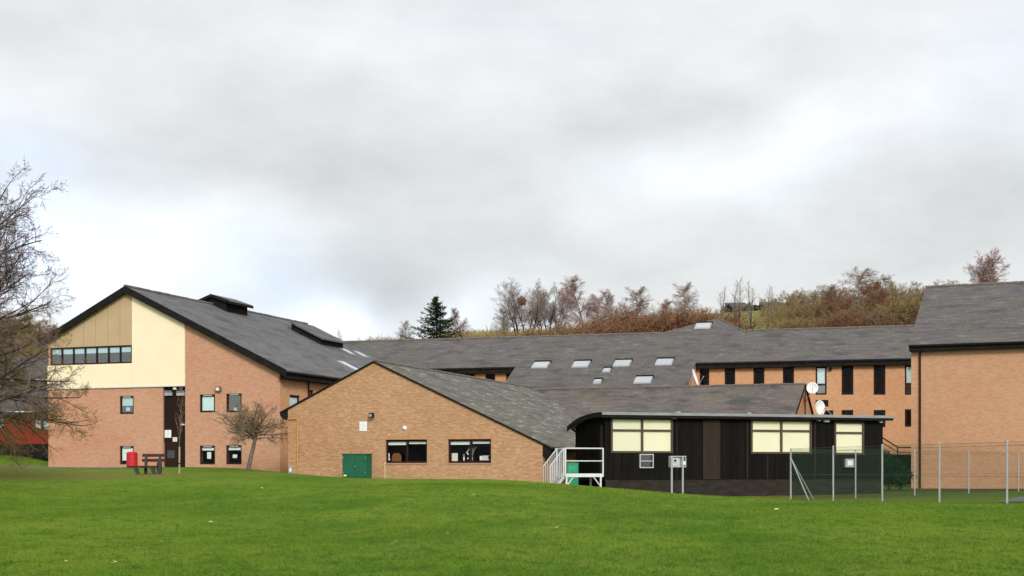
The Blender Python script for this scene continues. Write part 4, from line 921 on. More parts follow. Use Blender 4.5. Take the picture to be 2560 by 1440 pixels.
mb.tube([P3(2062, 1020, 88), P3(2070, 1028, 88), P3(2077, 1034, 88)], .025, 6); mb.build('arm', METAL, t); mb = MB(); mb.tube([P3(2077, 1034, 88), P3(2077, 1060, 88)], .03, 6); mb.build('mast', METAL, t)

# ------------------------------------------------------------------ red timber building and grey roofed one at far left
FR = Fr(at(180, 101), -14); rl0 = FR.uz(-500, 1100)[0]
Rb = thing('red_timber_building', 'low red timber building with dark roof beside the hall at far left', 'building', FR.W(-8, 0, 3)); zR0, zR1 = 2.2, FR.uz(60, 1030)[1]
rw = [FR.rect(84, 1048, 102, 1075), FR.rect(105, 1048, 124, 1075), FR.rect(-14, 1045, 8, 1072)]
wall('wall', FR, [(rl0, zR0), (0, zR0), (0, zR1), (rl0, zR1)], rw, RBOARD, Rb)
for r_ in rw: window(FR, r_, Rb, glass=GLASSB, blind=CURTW, fw=.06)
for F_ in (Fr(FR.W(0, 0, 0).xy, 76), Fr(FR.W(rl0, -9, 0).xy, -104)): wall('wall', F_, [(0, zR0), (9, zR0), (9, zR1), (4.5, zR1+2), (0, zR1)], [], RBOARD, Rb)
wall('wall', Fr(FR.W(0, -9, 0).xy, 166), [(0, zR0), (-rl0, zR0), (-rl0, zR1), (0, zR1)], [], RBOARD, Rb)
for o0, o1 in ((.6, -4.5), (-9.6, -4.5)):
    mb = MB(); mb.slab([FR.W(rl0-.3, o0, zR1-.1), FR.W(.3, o0, zR1-.1), FR.W(.3, o1, zR1+2.3), FR.W(rl0-.3, o1, zR1+2.3)], (0, 0, -.12)); mb.build('roof', SL_R, Rb)
mb = MB(); mb.fbox(FR, rl0, .3, .66, .6, zR1-.28, zR1-.03); mb.build('fascia', BLACKWD, Rb)
mb = MB(); mb.tube([FR.W(rl0, .72, zR1+.0), FR.W(.3, .72, zR1-.02)], .05, 6); mb.build('gutter', WHITEM, Rb)
mb = MB(); mb.fbox(FR, rl0, 0, .03, .002, zR0, FR.uz(60, 1110)[1]); mb.build('plinth', BLACKWD, Rb)
FQ = Fr(at(200, 124), -10); ql0 = FQ.uz(-500, 1000)[0]; zQ = FQ.uz(60, 950)[1]
Qb = thing('grey_roofed_building', 'dark grey roofed building rising behind the low red building', 'building', FQ.W(-8, 0, 3))
for F_, w_ in ((FQ, -ql0),): wall('wall', F_, [(ql0, 1), (0, 1), (0, zQ), (ql0, zQ)], [], BRICK_A, Qb)
for F_ in (Fr(FQ.W(0, 0, 0).xy, 80), Fr(FQ.W(ql0, -10, 0).xy, -100)): wall('wall', F_, [(0, 1), (10, 1), (10, zQ), (5, zQ+2.5), (0, zQ)], [], BRICK_A, Qb)
wall('wall', Fr(FQ.W(0, -10, 0).xy, 170), [(0, 1), (-ql0, 1), (-ql0, zQ), (0, zQ)], [], BRICK_A, Qb)
for o0, o1 in ((.6, -5), (-10.6, -5)):
    mb = MB(); mb.slab([FQ.W(ql0-.3, o0, zQ-.1), FQ.W(.3, o0, zQ-.1), FQ.W(.3, o1, zQ+2.7), FQ.W(ql0-.3, o1, zQ+2.7)], (0, 0, -.12)); mb.build('roof', SL_R, Qb)
mb = MB(); mb.tube([FQ.W(ql0, .7, zQ-.05), FQ.W(.3, .7, zQ-.05)], .09, 6); mb.build('gutter', WHITEM, Qb)

# ------------------------------------------------------------------ wire mesh fence
fz = .1; p0 = Vector((12.67, 60)); near = [p0+Vector((.9575, -4))*i for i in range(6)]; far = [p0+Vector((3.7, 2.9))*i for i in range(6)]
t = thing('wire_mesh_fence', 'green wire mesh fence on galvanised posts round the yard at right', 'fence', (p0.x, p0.y, fz))
ft = 2.46
def post(p, top, r=.036): mb = MB(); mb.tube([(p.x, p.y, g1(p.x, p.y)-.3), (p.x, p.y, top)], r, 8); mb.build('post', METAL, t)
post(p0, ft, .04)
for i in range(1, 6): post(near[i], ft+.05, .038)
for i in range(1, 6): post(far[i], ft-.02, .036)
for q in (p0+Vector((.35, -1.3)), p0+Vector((1.05, .8))): mb = MB(); mb.tube([(p0.x, p0.y, ft-.45), (q.x+.25, q.y, g1(q.x, q.y)-.1)], .028, 6); mb.build('brace', METAL, t)
WIRE = mat('green_coated_wire', (.018, .065, .035), .5)
def net(run, top):
    mb = MB(); a, b = run[0], run[-1]; L_ = (b-a).length; d = (b-a)/L_; n_ = Vector((-d.y, d.x)); s = .06; hw = .0022
    z0 = fz+.02; H = top-z0
    def ribbon(u0, za, u1, zb_):
        A_ = a+d*u0; B_ = a+d*u1; o = len(mb.v); dz = hw if abs(u1-u0) > 1e-6 else 0; du = d*hw if abs(u1-u0) < 1e-6 or True else d*0
        mb.v.extend([(A_.x-du.x, A_.y-du.y, za), (A_.x+du.x, A_.y+du.y, za), (B_.x+du.x, B_.y+du.y, zb_), (B_.x-du.x, B_.y-du.y, zb_)]); mb.f.append((o, o+1, o+2, o+3))
    k = int(L_/s)
    for i in range(-int(H/s), k):
        u0, z_0, u1, z_1 = i*s, z0, i*s+H, top
        if u0 < 0: z_0 += -u0; u0 = 0
        if u1 > L_: z_1 -= u1-L_; u1 = L_
        if u1 > u0: ribbon(u0, z_0, u1, z_1)
        u0, z_0, u1, z_1 = i*s, top, i*s+H, z0
        if u0 < 0: z_0 -= -u0; u0 = 0
        if u1 > L_: z_1 += u1-L_; u1 = L_
        if u1 > u0: ribbon(u0, z_0, u1, z_1)
    for z in (top, top-.12, (top+z0)/2, z0+.05): mb.tube([(a.x, a.y, z), (b.x, b.y, z)], .005, 4)
    mb.build('wire_mesh', WIRE, t, fix=False)
net(near, ft-.02); net(far, ft-.06)

# ------------------------------------------------------------------ bench, bin
bx, by = at(361, 69); bz = g1(bx, by); FX = Fr((bx, by), -12)
t = thing('park_bench', 'dark red timber bench with two back slats on worn grass', 'bench', (bx, by, bz))
for o0, w_ in ((.0, .13), (.16, .13), (.32, .11)): mb = MB(); mb.fbox(FX, -.92, .78, .15-o0, .15-o0-w_, bz+.35, bz+.455); mb.build('seat_slat', BENCHW, t)
for z in (.66, .92): mb = MB(); mb.hexa([FX.W(-.35, -.32-z*.12, bz+z), FX.W(.98, -.32-z*.12, bz+z), FX.W(.98, -.36-z*.12, bz+z), FX.W(-.35, -.36-z*.12, bz+z), FX.W(-.35, -.34-z*.12, bz+z+.16), FX.W(.98, -.34-z*.12, bz+z+.16), FX.W(.98, -.38-z*.12, bz+z+.16), FX.W(-.35, -.38-z*.12, bz+z+.16)]); mb.build('back_slat', BENCHW, t)
for u in (-.52, .42):
    mb = MB(); mb.hexa([FX.W(u-.0+.16, .12, bz-.1), FX.W(u+.15+.16, .12, bz-.1), FX.W(u+.15+.16, .02, bz-.1), FX.W(u+.16, .02, bz-.1), FX.W(u-.06, .12, bz+.34), FX.W(u+.16, .12, bz+.34), FX.W(u+.16, .0, bz+.34), FX.W(u-.06, .0, bz+.34)]); mb.build('leg', BENCHG, t)
for u in (-.12, .66):
    mb = MB(); mb.hexa([FX.W(u-.02, -.20, bz-.1), FX.W(u+.12, -.20, bz-.1), FX.W(u+.12, -.32, bz-.1), FX.W(u-.02, -.32, bz-.1), FX.W(u-.02, -.33, bz+1.04), FX.W(u+.08, -.33, bz+1.04), FX.W(u+.08, -.43, bz+1.04), FX.W(u-.02, -.43, bz+1.04)]); mb.build('leg', BENCHG, t)
mb = MB(); mb.slab([FX.W(.82+.17*math.cos(a)*.8, -.0, bz+.37+.40*math.sin(a)) for a in [i*math.pi/8 for i in range(16)]], Vector((-FX.n.x, -FX.n.y, 0))*.12); mb.build('armrest', BENCHG, t)
nx_, ny_ = at(330, 82.5); nz = g1(nx_, ny_)
t = thing('litter_bin', 'red cylindrical litter bin standing behind the bench', 'bin', (nx_, ny_, nz))
mb = MB(); zt = EYE-(1133-HZ)/FP*ny_; r = .34; mb.tube([(nx_, ny_, nz-.05), (nx_, ny_, nz+.04), (nx_, ny_, nz+.06), (nx_, ny_, zt-.06)], [r*.93, r*.93, r, r], 24); mb.build('body', REDM, t)
mb = MB(); mb.tube([(nx_, ny_, zt-.059), (nx_, ny_, zt-.03), (nx_, ny_, zt+.07), (nx_, ny_, zt+.10)], [r*1.05, r*1.06, r*.85, r*.5], 24); mb.build('lid', REDM, t)

# ------------------------------------------------------------------ trees
class Tree:
    def __init__(s, seed): s.r = random.Random(seed); s.L = MB(); s.T = MB()
    def seg(s, mb, pts, rs, k):
        o = len(mb.v)
        for i, p in enumerate(pts):
            d = (pts[min(i+1, len(pts)-1)]-pts[max(i-1, 0)])
            a = Vector((d.y, -d.x, .01)); 
            if a.length < 1e-4: a = Vector((1, 0, 0))
            a.normalize(); b = d.cross(a); b.normalize()
            for j in range(k): t = 2*math.pi*j/k; q = a*(math.cos(t)*rs[i])+b*(math.sin(t)*rs[i])+p; mb.v.append((q.x, q.y, q.z))
        for i in range(len(pts)-1):
            for j in range(k): q = (j+1) % k; mb.f.append((o+i*k+j, o+i*k+q, o+(i+1)*k+q, o+(i+1)*k+j))
    def grow(s, p, d, length, rad, lev, P):
        r = s.r; n = P['seg'][lev]; pts = [p.copy()]; dirs = [d.copy()]; q = p.copy(); d = d.copy()
        for i in range(n):
            w = P['wob'][lev]; d = d+Vector((r.gauss(0, w), r.gauss(0, w), r.gauss(0, w)))+Vector((0, 0, P['up'][lev])); d.normalize()
            q = q+d*(length/n); pts.append(q.copy()); dirs.append(d.copy())
        tip = P['tip'][lev]; rs = [rad*(1-(1-tip)*i/n) for i in range(n+1)]
        s.seg(s.L if lev < P['limb'] else s.T, pts, rs, P['k'][lev])
        if lev+1 >= len(P['seg']): return
        m = P['n'][lev]; f0 = P['from'][lev]
        for j in range(m):
            f = f0+(1-f0)*((j+r.random())/m); x = f*n; i = min(int(x), n-1); pp = pts[i].lerp(pts[i+1], x-i); dd = dirs[i+1]
            ang = R(r.gauss(*P['ang'][lev])); az = r.uniform(0, 2*math.pi)
            a = dd.cross(Vector((0, 0, 1)) if abs(dd.z) < .95 else Vector((1, 0, 0))).normalized(); b = dd.cross(a)
            nd = dd*math.cos(ang)+(a*math.cos(az)+b*math.sin(az))*math.sin(ang); nd.normalize()
            ll = length*P['len'][lev]*r.uniform(.7, 1.15)*(1-P['taper'][lev]*(f-f0)/(1-f0+1e-6))
            s.grow(pp, nd, ll, max(rs[i]*P['rad'][lev], P['minr']), lev+1, P)
BIG = dict(seg=[7, 6, 5, 4, 3, 2], wob=[.05, .12, .16, .2, .25, .3], up=[.0, .05, .05, .04, .04, .03], tip=[.35, .2, .25, .3, .3, .4], k=[10, 6, 5, 4, 3, 3], n=[13, 10, 8, 6, 4], limb=3,
           **{'from': [.2, .15, .15, .12, .1]}, ang=[(64, 12), (45, 14), (42, 14), (42, 16), (40, 16)], len=[.74, .58, .50, .48, .5], taper=[.45, .5, .5, .4, .4], rad=[.45, .5, .5, .55, .6], minr=.006)
def mk(o_name, T_, loc, rz=0, sc=1, label='', cat='tree', group=None, bark=None, tw=None, part='crown'):
    t = bpy.data.objects.new(o_name, None); C.objects.link(t); t.location = loc; t.rotation_euler = (0, 0, rz); t.scale = (sc, sc, sc) if not isinstance(sc, tuple) else sc
    tag(t, label, cat, group); ROOT[t.name] = Vector((0, 0, 0))
    a = T_.L.build('trunk', bark, t, smooth=True, fix=False); b = T_.T.build(part, tw, t, fix=False); return t
def cp(src, loc, rz, sc, label, mats=None, name=None, group=None):
    o = src.copy(); C.objects.link(o); o.location = loc; o.rotation_euler = (0, 0, rz); o.scale = (sc, sc, sc) if not isinstance(sc, tuple) else sc; o['label'] = label
    if group: o['group'] = group
    for ch in list(src.children):
        c_ = ch.copy(); C.objects.link(c_); c_.parent = o
        if mats:
            mm = mats[0] if ch.name.startswith('trunk') else mats[1]
            if mm: c_.material_slots[0].link = 'OBJECT'; c_.material_slots[0].material = mm
    return o
# big bare tree out of frame left
T = Tree(11); T.grow(Vector((0, 0, 0)), Vector((.16, 0, 1)).normalized(), 9.6, .34, 0, BIG)
for i in range(11):
    h = 2.2+i*.6; T.grow(Vector((.13*h, 0, h)), Vector((1, T.r.uniform(-.5, .5), .25+i*.085)).normalized(), 5.3-.12*i, .09, 1, BIG)
bx_, by_ = at(-230, 56); mk('bare_tree', T, (bx_, by_, g1(bx_, by_)-.1), 0, (1.18, 1.1, 1.1), 'large bare tree reaching in from the left edge with fine purple twigs', 'tree', None, BARKD, TW_PURP)
OC = dict(BIG); OC.update(n=[13, 11, 9, 7, 3], ang=[(78, 12), (45, 14), (45, 16), (45, 18), (40, 16)], len=[1.25, .5, .5, .5, .5], up=[0, .01, .01, .0, -.01, 0])
T = Tree(21); T.grow(Vector((0, 0, 0)), Vector((0, 0, 1)), 5.2, .2, 0, OC)
for i in range(6): T.grow(Vector((0, 0, 2.9+i*.5)), Vector((1, T.r.uniform(-.6, .6), .12+i*.06)).normalized(), 5.0-.2*i, .09, 1, OC)
q = at(-110, 60); mk('bare_tree', T, (q[0], q[1], g1(*q)-.1), 0.0, 1.12, 'lower spreading bare tree with ochre twigs in front of the red building', 'tree', None, BARKD, TW_OCH)
# small leaning tree in front of the hall
SM = dict(seg=[5, 5, 5, 3, 2], wob=[.05, .16, .22, .25, .3], up=[.0, .03, .03, .02, .02], tip=[.75, .25, .3, .3, .4], k=[9, 6, 4, 3, 3], n=[15, 12, 8, 5], limb=2,
          **{'from': [.80, .12, .1, .1]}, ang=[(62, 20), (48, 16), (45, 16), (40, 16)], len=[.98, .45, .5, .5], taper=[.25, .45, .4, .4], rad=[.42, .5, .5, .6], minr=.0055)
T = Tree(8); T.grow(Vector((0, 0, 0)), Vector((.07, 0, 1)), 2.35, .105, 0, SM)
for i in range(5): T.grow(Vector((.16, 0, 2.2)), Vector((math.cos(i*1.3)*.8, math.sin(i*1.3)*.8, 1.0)).normalized(), 1.9, .05, 1, SM)
q = at(621, 76.5); mk('small_bare_tree', T, (q[0], q[1], g1(*q)-.05), 0, (1.28, 1.2, .98), 'small leaning bare tree with twiggy brown crown in front of the hall', 'tree', None, BARK, TW_BRN)
# staked sapling
q = at(448, 70); sz = g1(*q); SP = dict(seg=[8, 4, 3], wob=[.02, .1, .15], up=[0, .12, .05], tip=[.3, .3, .3], k=[6, 4, 3], n=[16, 3], limb=1, **{'from': [.45, .3]}, ang=[(28, 8), (35, 10)], len=[.25, .4], taper=[.4, .3], rad=[.5, .6], minr=.006)
T = Tree(3); T.grow(Vector((0, 0, 0)), Vector((-.03, 0, 1)), 3.9, .032, 0, SP)
t = mk('staked_sapling', T, (q[0], q[1], sz-.05), 0, 1, 'thin young sapling tied to a pale stake in front of the dark timber bay', 'tree', None, BARK, TW_BRN)
s_ = MB(); s_.tube([(.02, -.06, 0), (.03, -.06, 1.45)], .045, 8); s_.build('stake', noisy('stake_wood', (.38, .33, .22), (.28, .24, .16), 5), t); s_ = MB(); s_.tube([(.03, -.05, .55), (.03, -.05, .6)], .065, 8); s_.build('tree_tie', BLACKWD, t)

# background tree templates (each about 10 m tall)
def tmpl(seed, kind):
    T = Tree(seed); up = Vector((0, 0, 1))
    if kind == 'birch':
        P = dict(seg=[8, 5, 4, 3], wob=[.05, .12, .2, .3], up=[.02, .07, -.02, -.08], tip=[.15, .2, .3, .4], k=[6, 4, 3, 3], n=[30, 16, 14], limb=2, **{'from': [.22, .12, .05]}, ang=[(42, 11), (44, 16), (48, 22)], len=[.40, .50, .62], taper=[.6, .45, .4], rad=[.33, .5, .6], minr=.009)
        T.grow(Vector((0, 0, 0)), up, 10, .15, 0, P)
    elif kind == 'multi':
        P = dict(seg=[7, 5, 4, 3], wob=[.06, .1, .16, .2], up=[.05, .08, .06, .04], tip=[.12, .2, .3, .4], k=[5, 4, 3, 3], n=[18, 11, 9], limb=2, **{'from': [.25, .12, .1]}, ang=[(32, 9), (36, 13), (40, 18)], len=[.38, .46, .6], taper=[.5, .5, .4], rad=[.4, .5, .6], minr=.0085)
        for i in range(7): a = i*.9+.3; T.grow(Vector((math.cos(a)*.4, math.sin(a)*.4, 0)), Vector((math.cos(a)*.36, math.sin(a)*.36, 1)).normalized(), 9.5*T.r.uniform(.8, 1), .09, 0, P)
    elif kind == 'thin':
        P = dict(seg=[8, 4, 3], wob=[.03, .1, .18], up=[.02, .12, .05], tip=[.1, .2, .3], k=[5, 3, 3], n=[38, 8], limb=1, **{'from': [.2, .15]}, ang=[(34, 8), (38, 12)], len=[.26, .40], taper=[.65, .5], rad=[.35, .55], minr=.014)
        for i in range(2): T.grow(Vector((i*.8, i*.3, 0)), Vector((.05-i*.12, 0, 1)), 10-i*1.2, .13, 0, P)
    elif kind == 'round':
        P = dict(seg=[4, 5, 4, 3, 2], wob=[.05, .14, .2, .25, .3], up=[0, .05, .04, .02, 0], tip=[.6, .25, .3, .3, .4], k=[7, 5, 3, 3, 3], n=[16, 12, 10, 6], limb=2, **{'from': [.22, .2, .12, .1]}, ang=[(50, 18), (42, 16), (42, 18), (42, 20)], len=[1.25, .45, .5, .5], taper=[.3, .4, .4, .3], rad=[.45, .5, .5, .6], minr=.013)
        T.grow(Vector((0, 0, 0)), up, 4.2, .2, 0, P)
    elif kind == 'shrub':
        P = dict(seg=[5, 4, 3], wob=[.1, .16, .25], up=[.06, .05, .03], tip=[.2, .3, .4], k=[4, 3, 3], n=[13, 10], limb=0+1, **{'from': [.12, .1]}, ang=[(34, 12), (38, 14)], len=[.42, .45], taper=[.4, .4], rad=[.5, .6], minr=.014)
        for i in range(30):
            a = T.r.uniform(0, 6.28); q = T.r.random()**.5*1.6; T.grow(Vector((math.cos(a)*q, math.sin(a)*q, 0)), Vector((math.cos(a)*q*.25+T.r.gauss(0, .1), math.sin(a)*q*.25+T.r.gauss(0, .1), 1)).normalized(), T.r.uniform(2.8, 4.6), .035, 0, P)
    return T
TM = {}; TT = {}; KW = {'birch': 1.75, 'multi': 1.5, 'thin': 1.7, 'round': 1.25, 'shrub': 1.25}
def bgtree(kind, px, top, Y, base_z=None, wsc=1.0, label='', cat='tree', mats=(None, None), name='bare_tree', group='trees behind the school', idx=0, hbase=None):
    key = (kind, idx)
    if key not in TT: TT[key] = tmpl(100+idx*7+len(kind), kind)
    H0 = max(v[2] for v in TT[key].T.v)*.985
    x, y = at(px, Y); z0 = hz1(x, Y)-.3; zt = EYE-(top-HZ)/FP*Y; s = (zt-z0)/H0; wsc = wsc*(KW[kind] if s > 0 else 1)
    if key not in TM:
        T = TT[key]; TM[key] = mk(name, T, (x, y, z0), idx*1.7, (s*wsc, s*wsc, s), label, cat, group, mats[0], mats[1]); return TM[key]
    return cp(TM[key], (x, y, z0), (px*.37) % 6.28, (s*wsc, s*wsc, s), label, mats, group=group)
BG = [
 ('multi', 1308, 700, 152, 3, 1.05, 'tall many stemmed bare tree holding a dark nest', (BARKD, TW_GRY), 0),
 ('multi', 1372, 704, 156, 3, .9, 'many stemmed bare tree just right of the nest tree', (BARKD, TW_GRY), 1),
 ('birch', 1262, 768, 150, 3, .9, 'low bare tree at the left foot of the nest tree', (BARKD, TW_GRY), 0),
 ('birch', 1460, 692, 150, 3, .95, 'tall pale pinkish birch right of the many stemmed trees', (BIRCHB, TW_RED), 1),
 ('birch', 1496, 735, 155, 3, .9, 'shorter pinkish birch leaning against the tall pale birch', (BIRCHB, TW_RED), 0),
 ('birch', 1546, 720, 158, 3, .85, 'grey pink birch left of the russet birch', (BIRCHB, TW_GRY), 1),
 ('birch', 1588, 716, 148, 3, 1.0, 'dense russet birch in the middle of the tree belt', (BIRCHB, TW_RUS), 0),
 ('birch', 1640, 748, 152, 3, 1.0, 'smaller russet birch between the dense russet one and the lone birch', (BIRCHB, TW_RED), 1),
 ('birch', 1706, 706, 150, 3, .9, 'lone fine birch standing above the russet thicket', (BIRCHB, TW_RED), 0),
 ('thin', 1800, 716, 205, None, .8, 'leftmost thin bare tree on the field edge', (BARKD, TW_GRY), 0),
 ('thin', 1848, 690, 205, None, .8, 'tallest thin bare tree on the field edge', (BARKD, TW_GRY), 1),
 ('thin', 1878, 704, 210, None, .8, 'thin bare tree right of the tallest one on the field edge', (BARKD, TW_GRY), 0),
 ('thin', 1917, 712, 210, None, .8, 'rightmost thin bare tree on the field edge', (BARKD, TW_GRY), 1),
 ('birch', 2150, 668, 150, 3, 1.05, 'tall russet birch with white forked trunk behind the rear block', (BIRCHB, TW_RUS), 0),
 ('birch', 2196, 690, 156, 3, .95, 'brown birch close to the right of the white trunked birch', (BIRCHB, TW_RUS), 1),
 ('birch', 2108, 712, 156, 3, 1.0, 'brown birch close to the left of the white trunked birch', (BIRCHB, TW_RUS), 1),
 ('birch', 2456, 640, 135, 2, .42, 'narrower of the two pink birches above the tall brick block', (BIRCHB, TW_RED), 0),
 ('birch', 2516, 626, 135, 2, .6, 'broader of the two pink birches above the tall brick block', (BIRCHB, TW_RED), 1),
 ('birch', 2420, 690, 140, 2, .8, 'low birch at the left foot of the pink birches', (BIRCHB, TW_RED), 1),
 ('birch', 1157, 768, 150, 3, .8, 'small round topped bare tree right of the dark conifer', (BARKD, TW_RED), 1),
 ('birch', 1016, 800, 150, 3, .8, 'small bare tree left of the dark conifer', (BARKD, TW_GRY), 0),
 ('thin', 846, 820, 160, 3, .8, 'faint bare tree above the hall roof end', (BARKD, TW_GRY), 1),
 ('round', 1945, 732, 225, None, 1.0, 'dark rounded tree at the left end of the hilltop wood', (BARKD, TW_OLV), 0),
 ('round', 1990, 722, 250, None, 1.0, 'grey brown tree second in the hilltop wood', (BARKD, TW_BRN), 1),
 ('round', 2035, 712, 255, None, 1.1, 'broad olive tree in the middle of the hilltop wood', (BARKD, TW_OLV), 0),
 ('round', 2085, 712, 245, None, 1.1, 'olive brown tree left of the white trunked birch on the hill', (BARKD, TW_BRN), 1),
 ('round', 2235, 700, 240, None, 1.1, 'broad olive tree right of the white trunked birch on the hill', (BARKD, TW_OLV), 1),
 ('round', 2285, 706, 235, None, 1.1, 'ochre tree on the hill beside the tall brick block', (BARKD, TW_OLV), 0),
 ('round', 2190, 700, 260, None, 1.1, 'olive tree on the hill behind the brown birches', (BARKD, TW_OLV), 0),
 ('round', 2340, 700, 250, None, 1.1, 'olive tree on the hill hidden low behind the tall block roof', (BARKD, TW_BRN), 1),
 ('round', 2400, 700, 250, None, 1.1, 'brown tree on the hill behind the tall block ridge', (BARKD, TW_OLV), 0),
 ('round', 20, 775, 170, None, 1.2, 'ochre tree on the left hillside at the picture edge', (BARKD, TW_OCH), 0),
 ('round', 75, 782, 175, None, 1.2, 'ochre brown tree on the left hillside behind the big bare tree', (BARKD, TW_OCH), 1),
 ('round', 128, 800, 175, None, 1.1, 'dark brown tree on the left hillside next to the hall roof', (BARKD, TW_BRN), 0),
 ('round', -40, 770, 170, None, 1.2, 'brown tree on the left hillside cut by the picture edge', (BARKD, TW_BRN), 1),
]
for kind, px, top, Y, bz_, ws, lb, ms, ix in BG: bgtree(kind, px, top, Y, bz_, ws, lb, 'tree', ms, idx=ix)
rnd = random.Random(4)
# thickets: shrubs that merge into belts
def shrub(px, top, Y, ws, lb, m, bz_=None, ix=0):
    o = bgtree('shrub', px, top, Y, bz_, ws, lb, 'shrub', (BARKD, m), 'shrub', 'shrubs behind the school', ix)
    return o
SH = []
for i, px in enumerate(range(1405, 1800, 26)):
    top = np.interp(px, [1400, 1500, 1640, 1780, 1800], [806, 790, 758, 762, 780]); SH.append((px, top+rnd.uniform(-8, 8), 142, 1.5, TW_RUS if i % 4 else TW_OLV, 2.0))
for i, px in enumerate(range(1235, 1405, 28)): SH.append((px, 812+rnd.uniform(-5, 5), 142, 1.1, (TW_OLV, TW_RUS, TW_YEL)[i % 3], 2.0))
for i, px in enumerate(range(1815, 1960, 44)): SH.append((px, 828+rnd.uniform(-6, 6), 158, 1.0, (TW_YEL, TW_OLV)[i % 2], 4.0))
for i, px in enumerate(range(1950, 2110, 26)): SH.append((px, 790+rnd.uniform(-10, 10), 150, 1.3, (TW_YEL, TW_OLV, TW_OCH)[i % 3], 3.0))
for i, px in enumerate(range(2100, 2230, 24)): SH.append((px, 765+rnd.uniform(-10, 10), 146, 1.5, (TW_RUS, TW_BRN)[i % 2], 2.0))
for i, px in enumerate(range(2215, 2330, 24)): SH.append((px, 745+rnd.uniform(-12, 8), 150, 1.6, (TW_OLV, TW_OCH, TW_YEL)[i % 3], 3.0))
for i, px in enumerate(range(1960, 2335, 30)): SH.append((px, np.interp(px, [1960, 2050, 2300], [755, 735, 722])+rnd.uniform(-8, 8), 185, 1.3, (TW_OLV, TW_BRN, TW_OCH)[i % 3], 3.0))
for i, px in enumerate(range(1130, 1240, 24)): SH.append((px, 832+rnd.uniform(-4, 4), 150, 1.0, TW_YEL, 3.0))
for i, px in enumerate(range(920, 1010, 22)): SH.append((px, 838+rnd.uniform(-4, 4), 145, 1.2, (TW_YEL, TW_OLV)[i % 2], 2.0))
for i, px in enumerate(range(-60, 190, 22)): SH.append((px, 858+rnd.uniform(-6, 6), 139, 1.5, (TW_BRN, TW_OCH)[i % 2], 3.0))
for i, px in enumerate(range(-60, 190, 26)): SH.append((px, 840+rnd.uniform(-12, 12), 150, 1.4, (TW_OCH, TW_BRN, TW_OLV)[i % 3], 3.0))
names = {TW_RUS.name: 'russet', TW_OLV.name: 'olive', TW_YEL.name: 'straw yellow', TW_OCH.name: 'ochre', TW_BRN.name: 'dull brown'}
def where(px):
    for lim, s in ((200, 'on the left hillside behind the big bare tree'), (1020, 'left of the dark conifer'), (1240, 'right of the dark conifer'), (1405, 'below the nest tree'), (1560, 'below the pale birches'), (1680, 'below the russet birch'),
                   (1800, 'around the lone birch'), (1960, 'below the green field'), (2100, 'left of the white trunked birch'), (2215, 'round the foot of the white trunked birch')):
        if px < lim: return s
    return 'just past the white birch'
cnt = {}
for i, (px, top, Y, ws, m, bz_) in enumerate(SH):
    key = (names[m.name], where(px)); cnt.setdefault(key, []).append(i)
ordw = ['leftmost', 'second', 'third', 'fourth', 'fifth', 'sixth', 'seventh', 'eighth', 'ninth', 'tenth', 'eleventh', 'twelfth']
for i, (px, top, Y, ws, m, bz_) in enumerate(SH):
    key = (names[m.name], where(px)); k_ = sorted(cnt[key], key=lambda j: SH[j][0]).index(i)
    lb = f'{key[0]} bare shrub {key[1]}' if len(cnt[key]) == 1 else f'{ordw[k_]} {key[0]} shrub from the left {key[1]}'
    shrub(px, top, Y+rnd.uniform(-3, 3), ws, lb, m, bz_, i % 2)
# nest
q = P3(1305, 753, 150); t = thing('birds_nest', 'dark ball of twigs high in the many stemmed bare tree', 'nest', q); mb = MB()
for i in range(160):
    v = Vector((rnd.gauss(0, 1), rnd.gauss(0, 1), rnd.gauss(0, 1))).normalized()*.38; w = Vector((rnd.gauss(0, 1), rnd.gauss(0, 1), rnd.gauss(0, 1))).normalized()*.3; mb.tube([q+v-w, q+v+w], .03, 3)
mb.build('twigs', TW_RUS, t)
# conifer
def conifer(px, top, Y, H, Wd, seed, label, m=NEEDLE):
    r = random.Random(seed); x, y = at(px, Y); zt = EYE-(top-HZ)/FP*Y; z0 = zt-H
    t = bpy.data.objects.new('conifer', None); C.objects.link(t); t.location = (x, y, z0); tag(t, label, 'tree'); ROOT[t.name] = Vector((0, 0, 0))
    mb = MB(); mb.tube([(0, 0, 0), (0, 0, H*.6), (.05, 0, H)], [.22, .1, .02], 7); mb.build('trunk', BARKD, t)
    mb = MB(); f = MB(); n = int(H*3.2)
    for i in range(n*7):
        fz_ = min(.05+.93*((i+r.random())/(n*7))**.92, .985); L_ = Wd*(1-fz_)**.9+.15
        a = r.uniform(0, 6.28); l = L_*r.choice((.45, .7, .85, .95, 1.12))*r.uniform(.85, 1.12); rise = r.uniform(-.05, .28)
        p = Vector((0, 0, fz_*H)); e_ = p+Vector((math.cos(a)*l, math.sin(a)*l, l*rise)); mid = p.lerp(e_, .5)+Vector((0, 0, -.14*l))
        mb.tube([p, mid, e_], [.03, .02, .008], 3); k = int(18+l*46)
        for q in range(k):
            g = r.uniform(.10, 1.04); sp = .05+.10*l*(1.1-g); c_ = (p.lerp(mid, g*2) if g < .5 else mid.lerp(e_, g*2-1))+Vector((r.gauss(0, sp), r.gauss(0, sp), r.gauss(-.04, .06)))
            d1 = Vector((math.cos(a)+r.gauss(0, .7), math.sin(a)+r.gauss(0, .7), r.gauss(.15, .4))).normalized()*r.uniform(.08, .17); d2 = Vector((r.gauss(0, 1), r.gauss(0, 1), r.gauss(0, .6))).normalized()*.045
            o = len(f.v); f.v += [tuple(c_-d1), tuple(c_+d2), tuple(c_+d1), tuple(c_-d2)]; f.f.append((o, o+1, o+2, o+3))
    mb.build('branches', BARKD, t); f.build('foliage', m, t, fix=False); return t
conifer(1092, 737, 140, 9.5, 5.6, 2, 'dark green conifer above the rear roof')
